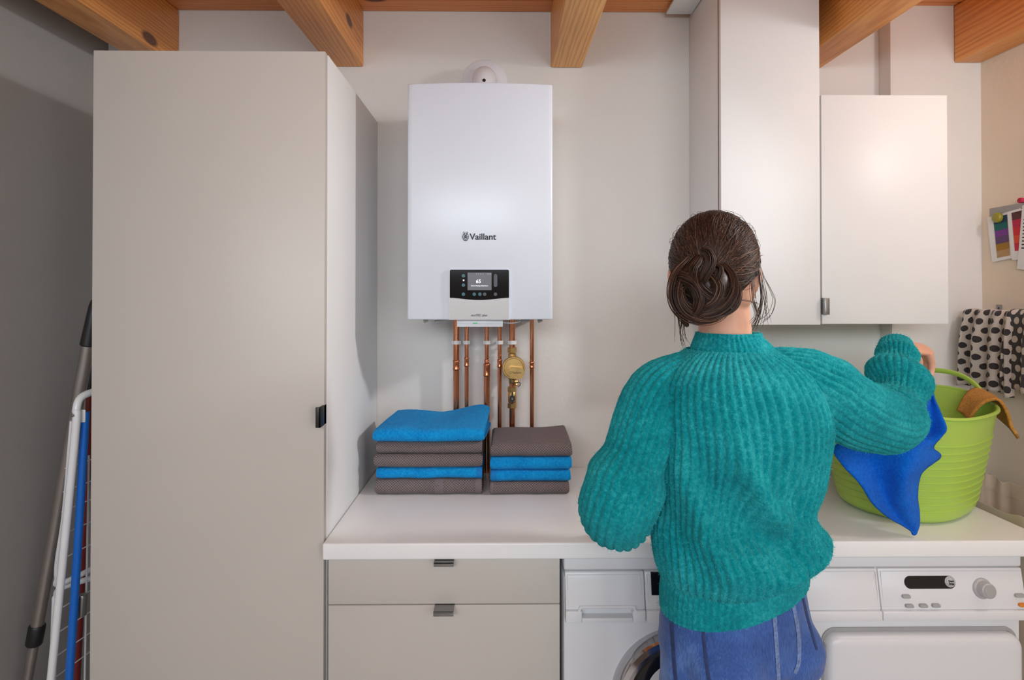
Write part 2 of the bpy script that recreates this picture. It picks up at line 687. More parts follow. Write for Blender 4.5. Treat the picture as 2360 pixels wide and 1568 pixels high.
struct('floor', MB().box(XL - .1, XR + .1, YF - .1, YW + .1, -0.08, 0), 'floor')
struct('wall_back', MB().box(XL - .1, XS + .02, YW, YW + .1, 0, 2.72), 'plaster')
struct('wall_back_pilaster', MB().box(XS, XR + .1, YP, YW + .1, 0, 2.72, 0.002), 'plaster')
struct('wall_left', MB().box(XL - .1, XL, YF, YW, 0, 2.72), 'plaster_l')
struct('wall_right', MB().box(XR, XR + .1, YF, YP, 0, 2.72), 'plaster_r')
struct('wall_front', MB().box(XL - .1, XR + .1, YF - .1, YF, 0, 2.72), 'dim')
ceil = struct('ceiling', MB().box(XL - .1, XR + .1, YF - .1, YW + .1, 2.60, 2.64, xf=lambda c: Vector((c.x, c.y, c.z + SL*(c.y - YW)))), 'plank')
y = YW
i = 0
while y > YF:
    wd = 0.096 if i else 0.088
    y0 = max(y - wd, YF)
    struct('plank', MB().box(XL, XR, y0 + 0.0012, y - 0.0012, 2.575, 2.598, 0.003, 1,
                             xf=lambda c: Vector((c.x, c.y, c.z + SL*(c.y - YW)))), 'plank', ceil)
    y -= wd
    i += 1

ZB = 2.369         # underside of the beams at the wall


def beam(x0, x1, label, mat, yend, dx=0.0):
    m = MB()
    m.box(x0, x1, YF, yend, ZB, 2.574, 0.006, 2,
          xf=lambda c: Vector((c.x + dx*(c.y - yend), c.y, c.z + SL*(c.y - YW))))
    return tag(obj('ceiling_beam', m, mat), label, 'beam')


xb1 = at(413, 100, YW).x
beam(xb1 - .122, xb1, 'orange pine ceiling beam above the tall wardrobe, beside the shaded grey wall', 'beam0', YW)
xb1 = at(838, 150, YW).x
beam(xb1 - .122, xb1, 'orange pine ceiling beam above the gap between wardrobe and boiler', 'beam1', YW)
beam(.174, .290, 'knotty pale pine ceiling beam between boiler and white boxed shaft', 'beam2', YW)
beam(1.055, 1.172, 'orange pine ceiling beam partly hidden by the white boxed shaft', 'beam0', YW)
beam(at(2198, 130, YP).x, XR - .001, 'orange pine ceiling beam running along the top of the right-hand wall', 'beam1', YP)

# ------------------------------------------------------------------ wardrobe
XWR = (at(870, 600, YW).x + at(755, 600, 1.517).x)/2
XWL = at(211, 800, 1.495).x
wd = thing('wardrobe', (-.778, 1.8, 0), 'tall beige-fronted wardrobe beside the white worktop', 'wardrobe')
obj('body', MB().box(XWL + .002, XWR, 1.517, YW - .003, 0, 2.166, 0.0015), 'white', wd)
dr = obj('door', MB().box(XWL, XWR - .002, 1.495, 1.514, 0.06, 2.167, 0.0015), 'beige', wd)
p = at(742, 960, 1.48)
h = MB().box(XWR - .0065, XWR - .002, 1.463, 1.515, p.z - .026, p.z + .026, 0.001)
h.box(XWR - .014, XWR - .002, 1.463, 1.4675, p.z - .026, p.z + .026, 0.001)
tag(obj('handle', h, 'darksteel', dr), 'dark grey metal edge handle')

# ------------------------------------------------------------------ worktop, drawers
ZT = 0.8995
XCR = 1.4146
def slab_poly(poly, z0, z1, bev):
    b = bmesh.new()
    f = b.faces.new([b.verts.new((x, yy, z1)) for x, yy in poly])
    r = bmesh.ops.extrude_face_region(b, geom=[f])
    for v in r['geom']:
        if isinstance(v, bmesh.types.BMVert):
            v.co.z = z0
    bmesh.ops.recalc_face_normals(b, faces=b.faces)
    bmesh.ops.bevel(b, geom=[e for e in b.edges], offset=bev, segments=3, affect='EDGES', profile=0.5)
    return MB().bm(b)


tag(obj('worktop', slab_poly([(XWR + .001, 1.472), (XCR, 1.472), (XCR, YP - .001), (XS - .001, YP - .001), (XS - .001, YW - .0005), (XWR + .001, YW - .0005)], ZT - .0425, ZT, .005), 'counter'),
    'long white worktop over the drawers and laundry machines', 'worktop')
dc = thing('drawer_cabinet', (-.15, 1.8, 0), 'beige two-drawer base cabinet under the white worktop next to the wardrobe', 'cabinet')
obj('body', MB().box(-.452, .147, 1.512, 2.08, 0.0, .856, 0.001), 'white', dc)
zs = at(1000, 1394, 1.492).z
for z0, z1 in ((zs + .0015, .852), (zs - .40, zs - .0015)):
    d = obj('drawer', MB().box(-.4505, .146, 1.492, 1.511, z0, z1, 0.0015), 'beige', dc)
    hx0, hx1 = at(1000, 1400, 1.47).x, at(1046, 1400, 1.47).x
    if z1 > .8:
        hm = MB().box(hx0, hx1, 1.462, 1.508, z1 - .0005, z1 + .003, 0.0008).box(hx0, hx1, 1.462, 1.466, z1 - .008, z1 + .003, .0008)
    else:
        hm = MB().box(hx0, hx1, 1.455, 1.508, z1 - .0005, z1 + .002, 0.0005).box(hx0, hx1, 1.455, 1.459, z1 - .009, z1 + .002, .0008)
    tag(obj('handle', hm, 'steel', d), 'grey metal pull tab')
obj('drawer', MB().box(-.4505, .146, 1.492, 1.511, .06, zs - .403, 0.0015), 'beige', dc)

# ------------------------------------------------------------------ shaft and wall cabinet
ys = 1.802
x0, x1 = at(1661, 400, ys).x, at(1890, 400, ys).x
zb = at(1700, 749, ys).z
sh = thing('tall_wall_cabinet', ((x0 + x1)/2, 1.95, zb), 'tall white boxed cabinet rising to the ceiling beside the wall cabinet', 'cabinet')
obj('body', MB().box(x0 + .001, x1, ys + .02, YW - .002, zb, 2.56, 0.001), 'white', sh)
obj('edge_strip', MB().box(x0 - .0002, x0 + .01, ys + .0185, ys + .021, zb, 2.56), 'edge', sh)
obj('door', MB().box(x0 + .001, x1 - .0005, ys, ys + .0185, zb, 2.56, 0.001), 'white', sh)
bx = at(1536, 25, 2.07).x
tag(obj('ceiling_duct_board', MB().box(bx, x0 - .0015, 1.80, 2.075, 2.552, 2.562, 0.002), 'white'),
    'small white boxed trim under the planks beside the tall white cabinet', 'trim')
x2, x3 = at(1893.5, 400, ys).x, at(2184, 400, ys).x
zb2, zt2 = at(2000, 747, ys).z, at(2000, 219, ys).z
wc = thing('wall_cabinet', ((x2 + x3)/2, 1.92, zb2), 'white square wall cabinet with a glossy door above the lime basket', 'cabinet')
obj('body', MB().box(x2, x3 - .002, ys + .02, YP - .002, zb2 + .002, zt2 - .002, 0.001), 'white', wc)
dr = obj('door', MB().box(x2, x3, ys, ys + .018, zb2, zt2, 0.0015), 'gloss', wc)
pa, pb = at(1894, 687, ys), at(1905, 725, ys)
tag(obj('handle', MB().box(pa.x - .001, pb.x, ys - .018, ys + .002, pb.z, pa.z, 0.001), 'steel', dr), 'grey metal edge handle')

# ------------------------------------------------------------------ boiler
yb = 1.735
bl, br = at(938, 460, yb).x, at(1274.5, 460, yb).x
bt, bb = at(1100, 192, yb).z, at(1100, 737, yb).z
bxc, bhw = (bl + br)/2, (br - bl)/2
BUL = 0.016


def yfront(x):
    return yb + 0.006 - BUL*(1 - ((x - bxc)/bhw)**2)


bo = thing('gas_boiler', (bxc, 1.9, bb), 'white wall-hung gas boiler with black control panel above copper pipes', 'boiler')
m = MB()
nx = 48
prof = []          # closed outline in (x, y) seen from above
for k in range(nx + 1):
    x = bl + .006 + (br - bl - .012)*k/nx
    prof.append((x, yfront(x)))
outl = [(bl, yb + .35), (bl, yb + .014), (bl + .0015, yb + .008)] + prof + [(br - .0015, yb + .008), (br, yb + .014), (br, yb + .35)]
rings = []
for z, s in ((bb + .0, .004), (bb + .001, .0015), (bb + .004, 0), (bt - .004, 0), (bt - .001, .0015), (bt, .004)):
    rings.append([(min(max(x, bl + s), br - s), yy + (s if yy < yb + .1 else 0), z) for x, yy in outl])
m.loft(rings)
obj('housing', m, 'boiler', bo, angle=50)
# control panel
yc = yfront(bxc)
cx0, cx1 = at(1037, 680, yc).x, at(1173, 680, yc).x
cz1, czm, czl, cz0 = at(1100, 622, yc).z, at(1100, 686.5, yc).z, at(1100, 691.5, yc).z, bb


def wavy(n=28):
    return [(cx0 + (cx1 - cx0)*k/n, czm - (czm - czl)*math.sin(PI*k/n)**1.6) for k in range(n + 1)]


rim = [(cx0 - .0028, cz0), (cx1 + .0028, cz0)]
rim += [(cx1 + .0028, cz1 - .002), (cx1 - .002, cz1 + .0028), (cx0 + .002, cz1 + .0028), (cx0 - .0028, cz1 - .002)]
obj('panel_rim', MB().prism(rim, yc - .002, yc + .02), 'boiler', bo)
pts = [(cx1, czm)] + [(cx1, cz1 - .004), (cx1 - .0012, cz1 - .0012), (cx1 - .004, cz1), (cx0 + .004, cz1), (cx0 + .0012, cz1 - .0012), (cx0, cz1 - .004)] + wavy()[:-1]
cp = obj('control_panel', MB().prism(pts, yc - .0052, yc + .01), 'blackglass', bo)
fl = obj('panel_flap', MB().prism([(cx0, cz0 + .0005), (cx1, cz0 + .0005)] + [(x, z - .0006) for x, z in wavy()[::-1]], yc - .0042, yc + .01), 'silver', bo)
yt = yc - .0055
sx0, sx1, sz0, sz1 = at(1078, 0, yt).x, at(1133, 0, yt).x, at(1100, 669, yt).z, at(1100, 628.5, yt).z
sc_ = obj('screen', MB().box(sx0, sx1, yt - .0002, yt + .002, sz0, sz1), 'lcd', cp)
obj('screen_text', text_mb('65', .0150, at(1103, 0, yt).x, yt - .0005, at(0, 652.5, yt).z, bold=0.0002), 'lcdtext', cp)
obj('screen_text', text_mb('°C', .0055, at(1112.5, 0, yt).x, yt - .0005, at(0, 648.0, yt).z), 'lcddim', cp)
obj('screen_text', text_mb('Desired heating temperature', .0052, at(1105.5, 0, yt).x, yt - .0005, at(0, 660, yt).z, sx=0.84), 'lcdtext', cp)
for px in (1098, 1103.5, 1108, 1113.5, 1123, 1125.5, 1128.5, 1131):
    q = at(px, 631.8, yt)
    obj('screen_icon', MB().lathe([(.0003, 0), (.0014, .0001), (.0014, .0005)], (q.x, yt - .0006, q.z), (0, 1, 0), 8), 'lcddim', cp)
for px, py, mm in ((1068, 636, 'teal_icon'), (1068, 657.5, 'teal_icon'), (1068, 678.5, 'teal_icon'), (1093, 678.5, 'teal_icon'), (1106, 678.5, 'teal_icon'), (1117, 678.5, 'greyicon'), (1142, 678.5, 'greyicon')):
    q = at(px, py, yt)
    obj('touch_button', MB().lathe([(.0002, 0), (.0052, .0001), (.0052, .0008)], (q.x, yt - .0002, q.z), (0, 1, 0), 18), mm, cp)
q = at(1068.5, 646.5, yt)
obj('screen_icon', MB().box(q.x - .0022, q.x + .0022, yt - .0005, yt, q.z - .0022, q.z + .0022), 'lcdtext', cp)
q = at(1142, 647, yt)
obj('touch_slider', MB().prism(rrect(q.x - .0055, q.x + .0055, q.z - .0195, q.z + .0195, .0054), yt - .0002, yt + .001), 'greyicon', cp)
obj('model_text', text_mb('ecoTEC plus', .0094, at(1105, 0, yc).x, yc - .0045, at(0, 729.5, yc).z), 'ink', fl)
# maker's lettering and emblem
yl = yfront(bxc) - .0004
obj('maker_text', text_mb('Vaillant', .0262, at(1083, 0, yl).x, yl, at(0, 551.5, yl).z, 'LEFT', bold=0.0004, sx=1.02), 'ink', bo)
em = MB()
q = at(1073, 545.5, yl)


def stroke(pts, r):
    em.tube([(q.x + a, yl, q.z + b) for a, b in pts], r, 6, sx=1.0)


ring = [(.0085*math.sin(t), .0112*math.cos(t) - .0012) for t in np.linspace(.55, 2*PI - .55, 30)]
stroke(ring, .00085)
for s in (-1, 1):
    stroke([(s*.0058, .0145), (s*.0046, .0100), (s*.0022, .0052), (s*.0012, .0028)], .0010)
    stroke([(s*.0042, .0100), (s*.0018, .0108), (0, .0110)], .0006)
    stroke([(s*.0012, .0028), (s*.0042, .0008), (s*.0046, -.0030), (s*.0030, -.0058)], .0008)
    stroke([(s*.0014, -.0002), (s*.0026, -.0012), (s*.0012, -.0036)], .0008)
    stroke([(s*.0052, -.0066), (s*.0030, -.0058), (s*.0008, -.0080)], .0006)
stroke([(0, .0040), (0, -.0050)], .0010)
stroke([(-.0026, -.0086), (0, -.0098), (.0026, -.0086)], .0006)
obj('emblem', em, 'ink', bo)
# status module under the boiler
mx0, mx1, mz0 = at(1053.5, 745, 1.76).x, at(1159, 745, 1.76).x, at(1100, 753.5, 1.76).z
sm = obj('status_module', MB().box(mx0, mx1, 1.755, 1.84, mz0, bb - .0005, 0.0015), 'pvc', bo)
q = at(1095, 745.2, 1.755)
obj('led', MB().box(q.x - .0072, q.x + .0072, 1.7535, 1.757, q.z - .0013, q.z + .0013, 0.0006), 'led', sm)
obj('seam', MB().box(mx0 + .004, mx1 - .004, 1.7548, 1.756, q.z - .0005, q.z - .0001), 'greybtn', sm)
a0 = at(1160, 744, 1.80)
obj('cable', MB().tube(smoothpath([(a0.x - .005, 1.80, a0.z), (a0.x + .03, 1.80, a0.z - .001), (a0.x + .055, 1.81, a0.z + .004), (a0.x + .07, 1.82, bb + .004)], 5), .0016, 6), 'pvc', bo)
for px, py, l in ((1018, 741, .024), (1212, 740, .016), (982, 738.5, .008), (1245, 739, .008)):
    q = at(px, py, 1.80)
    obj('drain_knob', MB().lathe([(.002, -l), (.0062, -l*.9), (.0062, -l*.2), (.0045, 0), (.0045, l*.6), (.003, l*.9)], (q.x, 1.80, bb - .006), (1, 0, .22), 12), 'greybtn', bo)
# flue
fx, fz = at(1117, 188, 2.10).x, at(1117, 188, 2.10).z
fo = thing('flue_elbow', (fx, 1.93, bt), 'white flue elbow with round wall collar above the boiler', 'flue')
obj('collar', MB().lathe([(.047, -.016), (.052, -.016), (.060, -.010), (.078, -.007), (.083, -.003), (.083, 0)], (fx, YW - .0005, fz), (0, 1, 0), 48), 'pvc', fo)
YFL = 2.03
pathf = [(fx, YFL, bt + .0005), (fx, YFL, bt + .05)] + [(fx, YFL + .05*(1 - math.cos(t)), fz - .05 + .05*math.sin(t)) for t in np.linspace(0.0, PI/2, 12)] + [(fx, YW - .01, fz)]
obj('pipe', MB().tube(pathf, .0425, 28), 'pvc', fo)
obj('socket_ring', MB().lathe([(.044, 0), (.050, .001), (.050, .018), (.044, .02)], (fx, YFL, bt + .001), (0, 0, 1), 32), 'pvc', fo)
q = Vector((at(1115.5, 184, YFL - .045).x, YFL - .044, at(1116, 184, YFL - .045).z))
obj('test_screw', MB().lathe([(.001, 0), (.006, .001), (.006, .012)], q, (0, 1, -.25), 12), 'black', fo)

# ------------------------------------------------------------------ copper pipes
yp = 2.052


def pipe(px, r, pieces, label, clip=True, r2=None, zr=None, gaps=None):
    x = at(px, 860, yp).x
    t = thing('copper_pipe', (x, yp, ZT), label, 'pipe', None)
    ztop = bb - .0003
    if r2:
        obj('tube', MB().lathe([(r, zr - ZT), (r, ztop - ZT)], (x, yp, ZT), (0, 0, 1), 16), 'copper', t)
        obj('tube', MB().lathe([(r2, 0), (r2, zr - ZT)], (x, yp, ZT), (0, 0, 1), 16), 'copper', t)
    elif gaps:
        lo_ = ZT
        for g0, g1 in gaps + [(ztop, 0)]:
            obj('tube', MB().lathe([(r, 0), (r, g0 - lo_)], (x, yp, lo_), (0, 0, 1), 16), 'copper', t)
            lo_ = g1
    else:
        obj('tube', MB().lathe([(r, .0), (r, ztop - ZT)], (x, yp, ZT), (0, 0, 1), 16), 'copper', t)
    for (pa, pb, rr) in pieces:
        za, zb_ = at(px, pb, yp).z, at(px, pa, yp).z
        prof = [(rr - .001, 0), (rr + .0002, .0008), (rr + .0013, .003), (rr + .0013, .006), (rr + .0004, .0085)]
        Lh = zb_ - za
        prof += [(rr + .0004, Lh - .0085), (rr + .0013, Lh - .006), (rr + .0013, Lh - .003), (rr + .0002, Lh - .0008), (rr - .001, Lh)]
        obj('coupling', MB().lathe(prof, (x, yp, za), (0, 0, 1), 18), 'copper', t)
    if clip:
        zc_ = at(px, 789.5, yp).z
        c = MB().lathe([(r + .0005, -.0065), (r + .003, -.0065), (r + .003, .0065), (r + .0005, .0065)], (x, yp, zc_), (0, 0, 1), 18)
        c.box(x - r - .005, x + r + .005, yp - .004, yp + .013, zc_ - .0065, zc_ + .0065, 0.001)
        obj('clip', c, 'clip', t)
        obj('clip_stud', MB().lathe([(.004, 0), (.004, YW - yp - .0135)], (x, yp + .0128, zc_), (0, 1, 0), 10), 'steel', t)
    return x


pipe(1051.5, .0108, [(830, 854, .0112)], 'thick copper pipe under the boiler, the one nearest the wardrobe')
pipe(1075.5, .0073, [(823, 846, .0078)], 'thin copper pipe second from the wardrobe under the boiler')
pipe(1122, .0073, [(828, 838, .0078), (838, 868, .0112)], 'copper pipe widening below its coupling, third from the wardrobe', r2=.0108, zr=at(0, 840, yp).z)
pipe(1151.5, .0073, [(828, 848, .0078)], 'thin copper pipe between the widening pipe and the brass filter valve')
zv1, zv2 = at(0, 803, yp).z, at(0, 942, yp).z
xv = pipe(1180.5, .0106, [], 'thick copper pipe with the brass filter and tap fitted in it', gaps=[(at(0, 942.5, yp).z, at(0, 893.5, yp).z), (at(0, 885.5, yp).z, at(0, 802.5, yp).z)])
pipe(1226, .0073, [(833, 850, .0078)], 'thin copper pipe beyond the brass filter valve, furthest from the wardrobe', clip=False)

# brass filter valve on the fifth pipe
yv = yp


def hexnut(m, x, y, z0, z1, r):
    rings = []
    for z, s in ((z0, .88), (z0 + .0015, 1), (z1 - .0015, 1), (z1, .88)):
        rings.append([(x + r*s*math.cos(PI/3*k + .25), y + r*s*math.sin(PI/3*k + .25), z) for k in range(6)])
    m.loft(rings)
    return m


q = at(1184, 848, yv - .03)
fv = thing('brass_filter_valve', (xv, yv, at(0, 905, yv).z), 'round brass filter valve on a thick copper pipe', 'valve')
obj('nut', hexnut(MB(), xv, yv, at(0, 814, yv).z, at(0, 802, yv).z, .0172), 'brass', fv)
obj('neck', MB().lathe([(.012, 0), (.0145, .002), (.0145, .014), (.012, .016)], (xv, yv, at(0, 826, yv).z), (0, 0, 1), 20), 'brass', fv)
obj('body', MB().lathe([(.025, .045), (.037, .035), (.0395, .02), (.0395, .0), (.0405, -.004), (.0385, -.008), (.0345, -.008), (.033, -.006), (.030, -.006), (.001, -.0065)], (q.x, yv - .03, q.z), (0, 1, 0), 40), 'brass', fv)
capx, capz = at(1190, 858, yv - .045).x, at(1190, 858, yv - .045).z
cpoly = []
for k in range(40):
    a = 2*PI*k/40
    r = .0275
    x, z = r*math.cos(a), r*math.sin(a)
    z = max(min(z, .0175), -.0225)
    x, z = x*math.cos(-.12) - z*math.sin(-.12), x*math.sin(-.12) + z*math.cos(-.12)
    cpoly.append((capx + x, capz + z))
cpb = obj('cap', MB().prism(cpoly, yv - .055, yv - .03), 'brass', fv)
obj('cap_text', text_mb('Vaillant', .0105, capx + .001, yv - .0555, capz - .004, sx=1.0), 'ink', cpb)
obj('cap_emblem', MB().tube([(capx - .0205 + .003*math.cos(a), yv - .0555, capz - .0005 + .0042*math.sin(a)) for a in np.linspace(0, 2*PI, 16)], .0005, 5), 'ink', cpb)
q2 = at(1189, 880, yv - .02)
obj('bleed_cap', MB().lathe([(.006, 0), (.010, .002), (.010, .010), (.007, .012), (.007, .018), (.005, .02)], (q2.x, yv - .02, q2.z + .006), (.15, -.2, -1), 16), 'brass', fv)
obj('strap', MB().tube(smoothpath([(q2.x - .008, yv - .03, q2.z - .004), (q2.x + .004, yv - .035, q2.z + .0), (q2.x + .013, yv - .03, q2.z - .001), (q2.x + .014, yv - .025, q2.z - .012), (q2.x + .007, yv - .022, q2.z - .018)], 6), .0013, 6), 'black', fv)
obj('tail', MB().lathe([(.011, 0), (.0125, .002), (.0125, .014), (.016, .02), (.02, .03)], (xv, yv, at(0, 886, yv).z), (0, 0, 1), 18), 'brass', fv)
bv = thing('brass_ball_valve', (xv, yv, at(0, 943, yv).z), 'small brass ball valve with black lever below the filter valve', 'valve')
bm_ = hexnut(MB(), xv, yv, at(0, 905, yv).z, at(0, 893, yv).z, .0168)
obj('nut', bm_, 'brass', bv)
obj('nut', hexnut(MB(), xv, yv, at(0, 943, yv).z, at(0, 931, yv).z, .0168), 'brass', bv)
z5, z6 = at(0, 932, yv).z, at(0, 904, yv).z
obj('body', MB().lathe([(.012, 0), (.0145, .004), (.0155, (z6 - z5)/2), (.0145, z6 - z5 - .004), (.012, z6 - z5)], (xv, yv, z5), (0, 0, 1), 24), 'brass', bv)
zl = (z5 + z6)/2
lv = MB()
lv.prism([(xv + a, zl + b) for a, b in ((-.0022, .021), (.0022, .021), (.0036, .009), (.0085, .006), (.0085, -.006), (.0036, -.009), (.0022, -.019), (-.0022, -.019), (-.0036, -.009), (-.0085, -.006), (-.0085, .006), (-.0036, .009))], yv - .024, yv - .015)
lvo = obj('lever', lv, 'black', bv)
obj('screw', MB().lathe([(.001, 0), (.0042, .0005), (.0042, .003)], (xv, yv - .026, zl), (0, 1, 0), 12), 'chrome', lvo)

# ------------------------------------------------------------------ folded towels
def folded_towel(name, label, mat, x0, x1, yf, yb_, z0, z1, band=None, shapef=None, seed=0, layers=2, nxs=44, group=None):
    """nested U folds, round fold towards the viewer"""
    mb = MB()
    H = z1 - z0
    W = x1 - x0
    sh = shapef or (lambda u, y, z: (0, 0, 0))
    r0 = H/2

    def upath(r, yfl, n=10, side=14):
        P = []
        for k in range(side):
            P.append((yb_ + (yfl + r - yb_)*k/side, -r))
        for k in range(n + 1):
            t = -PI/2 - PI*k/n
            P.append((yfl + r + r*math.cos(t), r*math.sin(t)))
        for k in range(1, side + 1):
            P.append((yfl + r + (yb_ - yfl - r)*k/side, r))
        return P

    for li in range(layers):
        r = r0*(1 - li/layers*0.98)
        ri = r - r0/layers*0.86
        outer = upath(r, yf + li*r0/layers)
        inner = upath(max(ri, 0.0006), yf + li*r0/layers + (r - ri))[::-1]
        prof = outer + inner
        L = np.concatenate([[0], np.cumsum([math.dist(prof[k], prof[k + 1]) for k in range(len(prof) - 1)])])
        rings, uvs = [], []
        xo = li*0.004
        for i_ in range(nxs + 1):
            u = i_/nxs
            e = min(u, 1 - u)*W
            edge = 1 - 0.22*max(0, 1 - e/0.006)**2      # soft ends
            ring = []
            for k, (yy, zz) in enumerate(prof):
                x = x0 + xo*(.5 - u)*2 + W*u + 0.004*wob(seed + yy*9, zz*20, li, 1.0)*(1 if u > .5 else -1)
                n1 = wob(x + seed*3.1, yy, zz, 16)*.0045 + wob(x, yy + seed, zz, 50)*.0012
                d = sh(u, yy, zz)
                z = z0 + r0 + zz*edge
                top = (zz/r0 + 1)/2
                ring.append((x + d[0], yy + n1*(1.0 if yy < yf + .06 else .3) + d[1], z + d[2]*top + n1*.18*top))
            rings.append(ring)
            uvs += [(x0 + W*u, l + seed*.37) for l in L]
        mb.loft(rings, True, True, uvs)
    o = tag(obj(name, mb, mat, None, angle=60), label, 'towel', group)
    return o


def towel_band(parent, mat, xa, xb, yf, z0, z1, t=.0016, back=.05, nm='woven_band', seed=0):
    mb = MB()
    r = (z1 - z0)/2 + t
    P = []
    for k in range(13):
        tt = -PI/2 - PI*k/12
        P.append((yf - t + r + r*math.cos(tt), z0 - t + r + r*math.sin(tt)))
    P = [(P[0][0] + back, P[0][1])] + P + [(P[-1][0] + back, P[-1][1])]
    inn = [(yy + .003, (zz - (z0 + z1)/2)*.85 + (z0 + z1)/2) for yy, zz in P][::-1]
    prof = P + inn
    rings = []
    for k in range(7):
        x = xa + (xb - xa)*k/6
        rings.append([(x, yy + wob(x + seed*3.1, yy, zz - (z0 + z1)/2, 16)*.0045, zz) for yy, zz in prof])
    mb.loft(rings)
    return obj(nm, mb, mat, parent)


yt1 = 1.816


def zpx(py, Y=yt1):
    return at(1000, py, Y).z


XA = lambda px: at(px, 1080, yt1).x
# taller stack
L = [('waffle', 1142, 1107, 863, 1111, 'grey waffle towel with woven bands, bottom of the taller stack'),
     ('terry_blue', 1106.5, 1081, 865, 1112, 'blue terry towel just above the bottom of the taller stack'),
     ('waffle', 1080.5, 1050, 861, 1112, 'grey waffle towel in the middle of the taller stack'),
     ('waffle', 1049.5, 1019, 866, 1111, 'grey waffle towel right under the blue towel topping the taller stack')]
zprev = ZT + .0004
tw = []
for k, (mt, pb_, pt_, xa, xb, lab) in enumerate(L):
    zt_ = zpx(pt_)
    tw.append(folded_towel('folded_towel', lab, mt, XA(xa), XA(xb), yt1 + (.004 if k % 2 else 0), 2.028 - .008*k, zprev, zt_, seed=k + 1,
                           group='folded towels on the worktop'))
    zprev = zt_ + .0012
ztop = zprev


def topshape(u, yy, zz):
    b = max(0, min(1, (yy - yt1 - .02)/.2))
    side = (u - .5)*2
    lift = .019*b*max(0, min(1, side*1.15))**1.2 - .006*max(0, side - .8)/.2*b + .012*b - .006*(1 - b)*abs(side)**2
    return (0.030*b*(1 - u) + .014*b*u, -.006*math.sin(u*PI) - .02*b*0, lift + .004*math.sin(u*9))


o = folded_towel('folded_towel', 'rumpled blue terry towel lying on top of the taller stack', 'terry_blue', XA(860), XA(1117), yt1 - .012, 2.03, ztop, ztop + .044,
                 shapef=topshape, seed=9, layers=3, group='folded towels on the worktop')
towel_band(tw[0], 'band_grey', XA(1001), XA(1021), yt1, ZT + .0006, zpx(1107) - .0004, .0004, seed=1)
towel_band(tw[0], 'band_grey', XA(1095), XA(1109), yt1, ZT + .0006, zpx(1107) - .0004, .0010, seed=1, nm='hem')
towel_band(tw[1], 'band_blue', XA(1098), XA(1111), yt1 + .004, zpx(1107) + .0008, zpx(1081) - .0004, .0010, seed=2, nm='hem')
# lower stack
L = [('waffle', 1141, 1114, 1129, 1312, 'grey waffle towel at the bottom of the lower stack'),
     ('terry_blue', 1113.5, 1086, 1131, 1315, 'lower of the two blue terry towels in the lower stack'),
     ('terry_blue', 1085.5, 1057, 1130, 1318, 'upper of the two blue terry towels in the lower stack')]
zprev = ZT + .0004
tw2 = []
for k, (mt, pb_, pt_, xa, xb, lab) in enumerate(L):
    zt_ = zpx(pt_)
    tw2.append(folded_towel('folded_towel', lab, mt, XA(xa), XA(xb), yt1 + (.003 if k % 2 else 0), 2.03, zprev, zt_, seed=k + 21, group='folded towels on the worktop'))
    zprev = zt_ + .0004


def topshape2(u, yy, zz):
    b = max(0, min(1, (yy - yt1 - .02)/.2))
    return (0, 0, .016*b*u + .004*math.sin(u*5 + 1)*b)


folded_towel('folded_towel', 'grey waffle towel lying on top of the lower stack', 'waffle', XA(1131), XA(1319), yt1 + .002, 2.02, zprev, zprev + .044,
             shapef=topshape2, seed=31, layers=3, group='folded towels on the worktop')
towel_band(tw2[0], 'band_grey', XA(1130.5), XA(1137), yt1, ZT + .0006, zpx(1114) - .0004, .0008, seed=21, nm='hem')
towel_band(tw2[1], 'band_blue', XA(1133), XA(1144), yt1 + .003, zpx(1113.5) + .0008, zpx(1086) - .0004, .0010, seed=22, nm='hem')

# ------------------------------------------------------------------ washing machine and dryer
def panel_xf(zt, zb_, yt_, yb__):
    """slope a front panel: y grows towards the top"""
    def f(z):
        return yb__ + (yt_ - yb__)*(z - zb_)/(zt - zb_)
    return f


wm = thing('washing_machine', (.456, 1.8, 0), 'white front-loading washing machine with chrome-rimmed round door', 'washing machine')
wx0, wx1 = .157, .753
zg = at(1400, 1316.5, 1.50).z
zl0, zl1 = at(1400, 1404, 1.485).z, at(1400, 1437, 1.475).z
obj('body', MB().box(wx0, wx1, 1.503, 2.06, 0.012, .80, 0.006), 'appl', wm)
obj('lid', MB().box(wx0, wx1, 1.499, 2.05, zg + .0015, .852, 0.006, 3), 'appl', wm)
for fx_, fy_ in ((.2, 1.56), (.71, 1.56), (.2, 2.0), (.71, 2.0)):
    obj('foot', MB().lathe([(.018, 0), (.02, .004), (.012, .008), (.012, .014)], (fx_, fy_, 0), (0, 0, 1), 12), 'black', wm)


def sloped(m, xa, xb, z0, z1, yt_, yb__, back, bev=0.003):
    """box whose front leans: y=yt_ at the top, yb__ at the bottom"""
    def xf(c):
        t = (c.z - z0)/(z1 - z0)
        if c.y < back - .004:
            c = Vector((c.x, c.y + (yb__ + (yt_ - yb__)*t) - yb__, c.z))
        return c
    return m.box(xa, xb, yb__, back, z0, z1, bev, 2, xf)


xd = at(1486, 1400, 1.49).x       # seam between detergent drawer and panel
hx0, hx1 = at(1341, 1420, 1.48).x, at(1458, 1420, 1.48).x
dd = obj('detergent_drawer', sloped(MB(), wx0 + .003, xd - .001, zl0, zg - .001, 1.497, 1.480, 1.53), 'appl2', wm)
obj('drawer_lip', MB().box(wx0 + .003, hx0, 1.474, 1.53, zl1, zl0 - .0005, 0.003), 'appl2', dd)
obj('drawer_lip', MB().box(hx1, xd - .001, 1.474, 1.53, zl1, zl0 - .0005, 0.003), 'appl2', dd)
grip = MB().box(hx0 - .001, hx1 + .001, 1.50, 1.53, zl1, zl0, 0.001)
grip.box(hx0, hx1, 1.476, 1.505, zl1, zl1 + .012, 0.002)
obj('drawer_grip', grip, 'appl', dd)
gz = (zl1 + zl0)/2
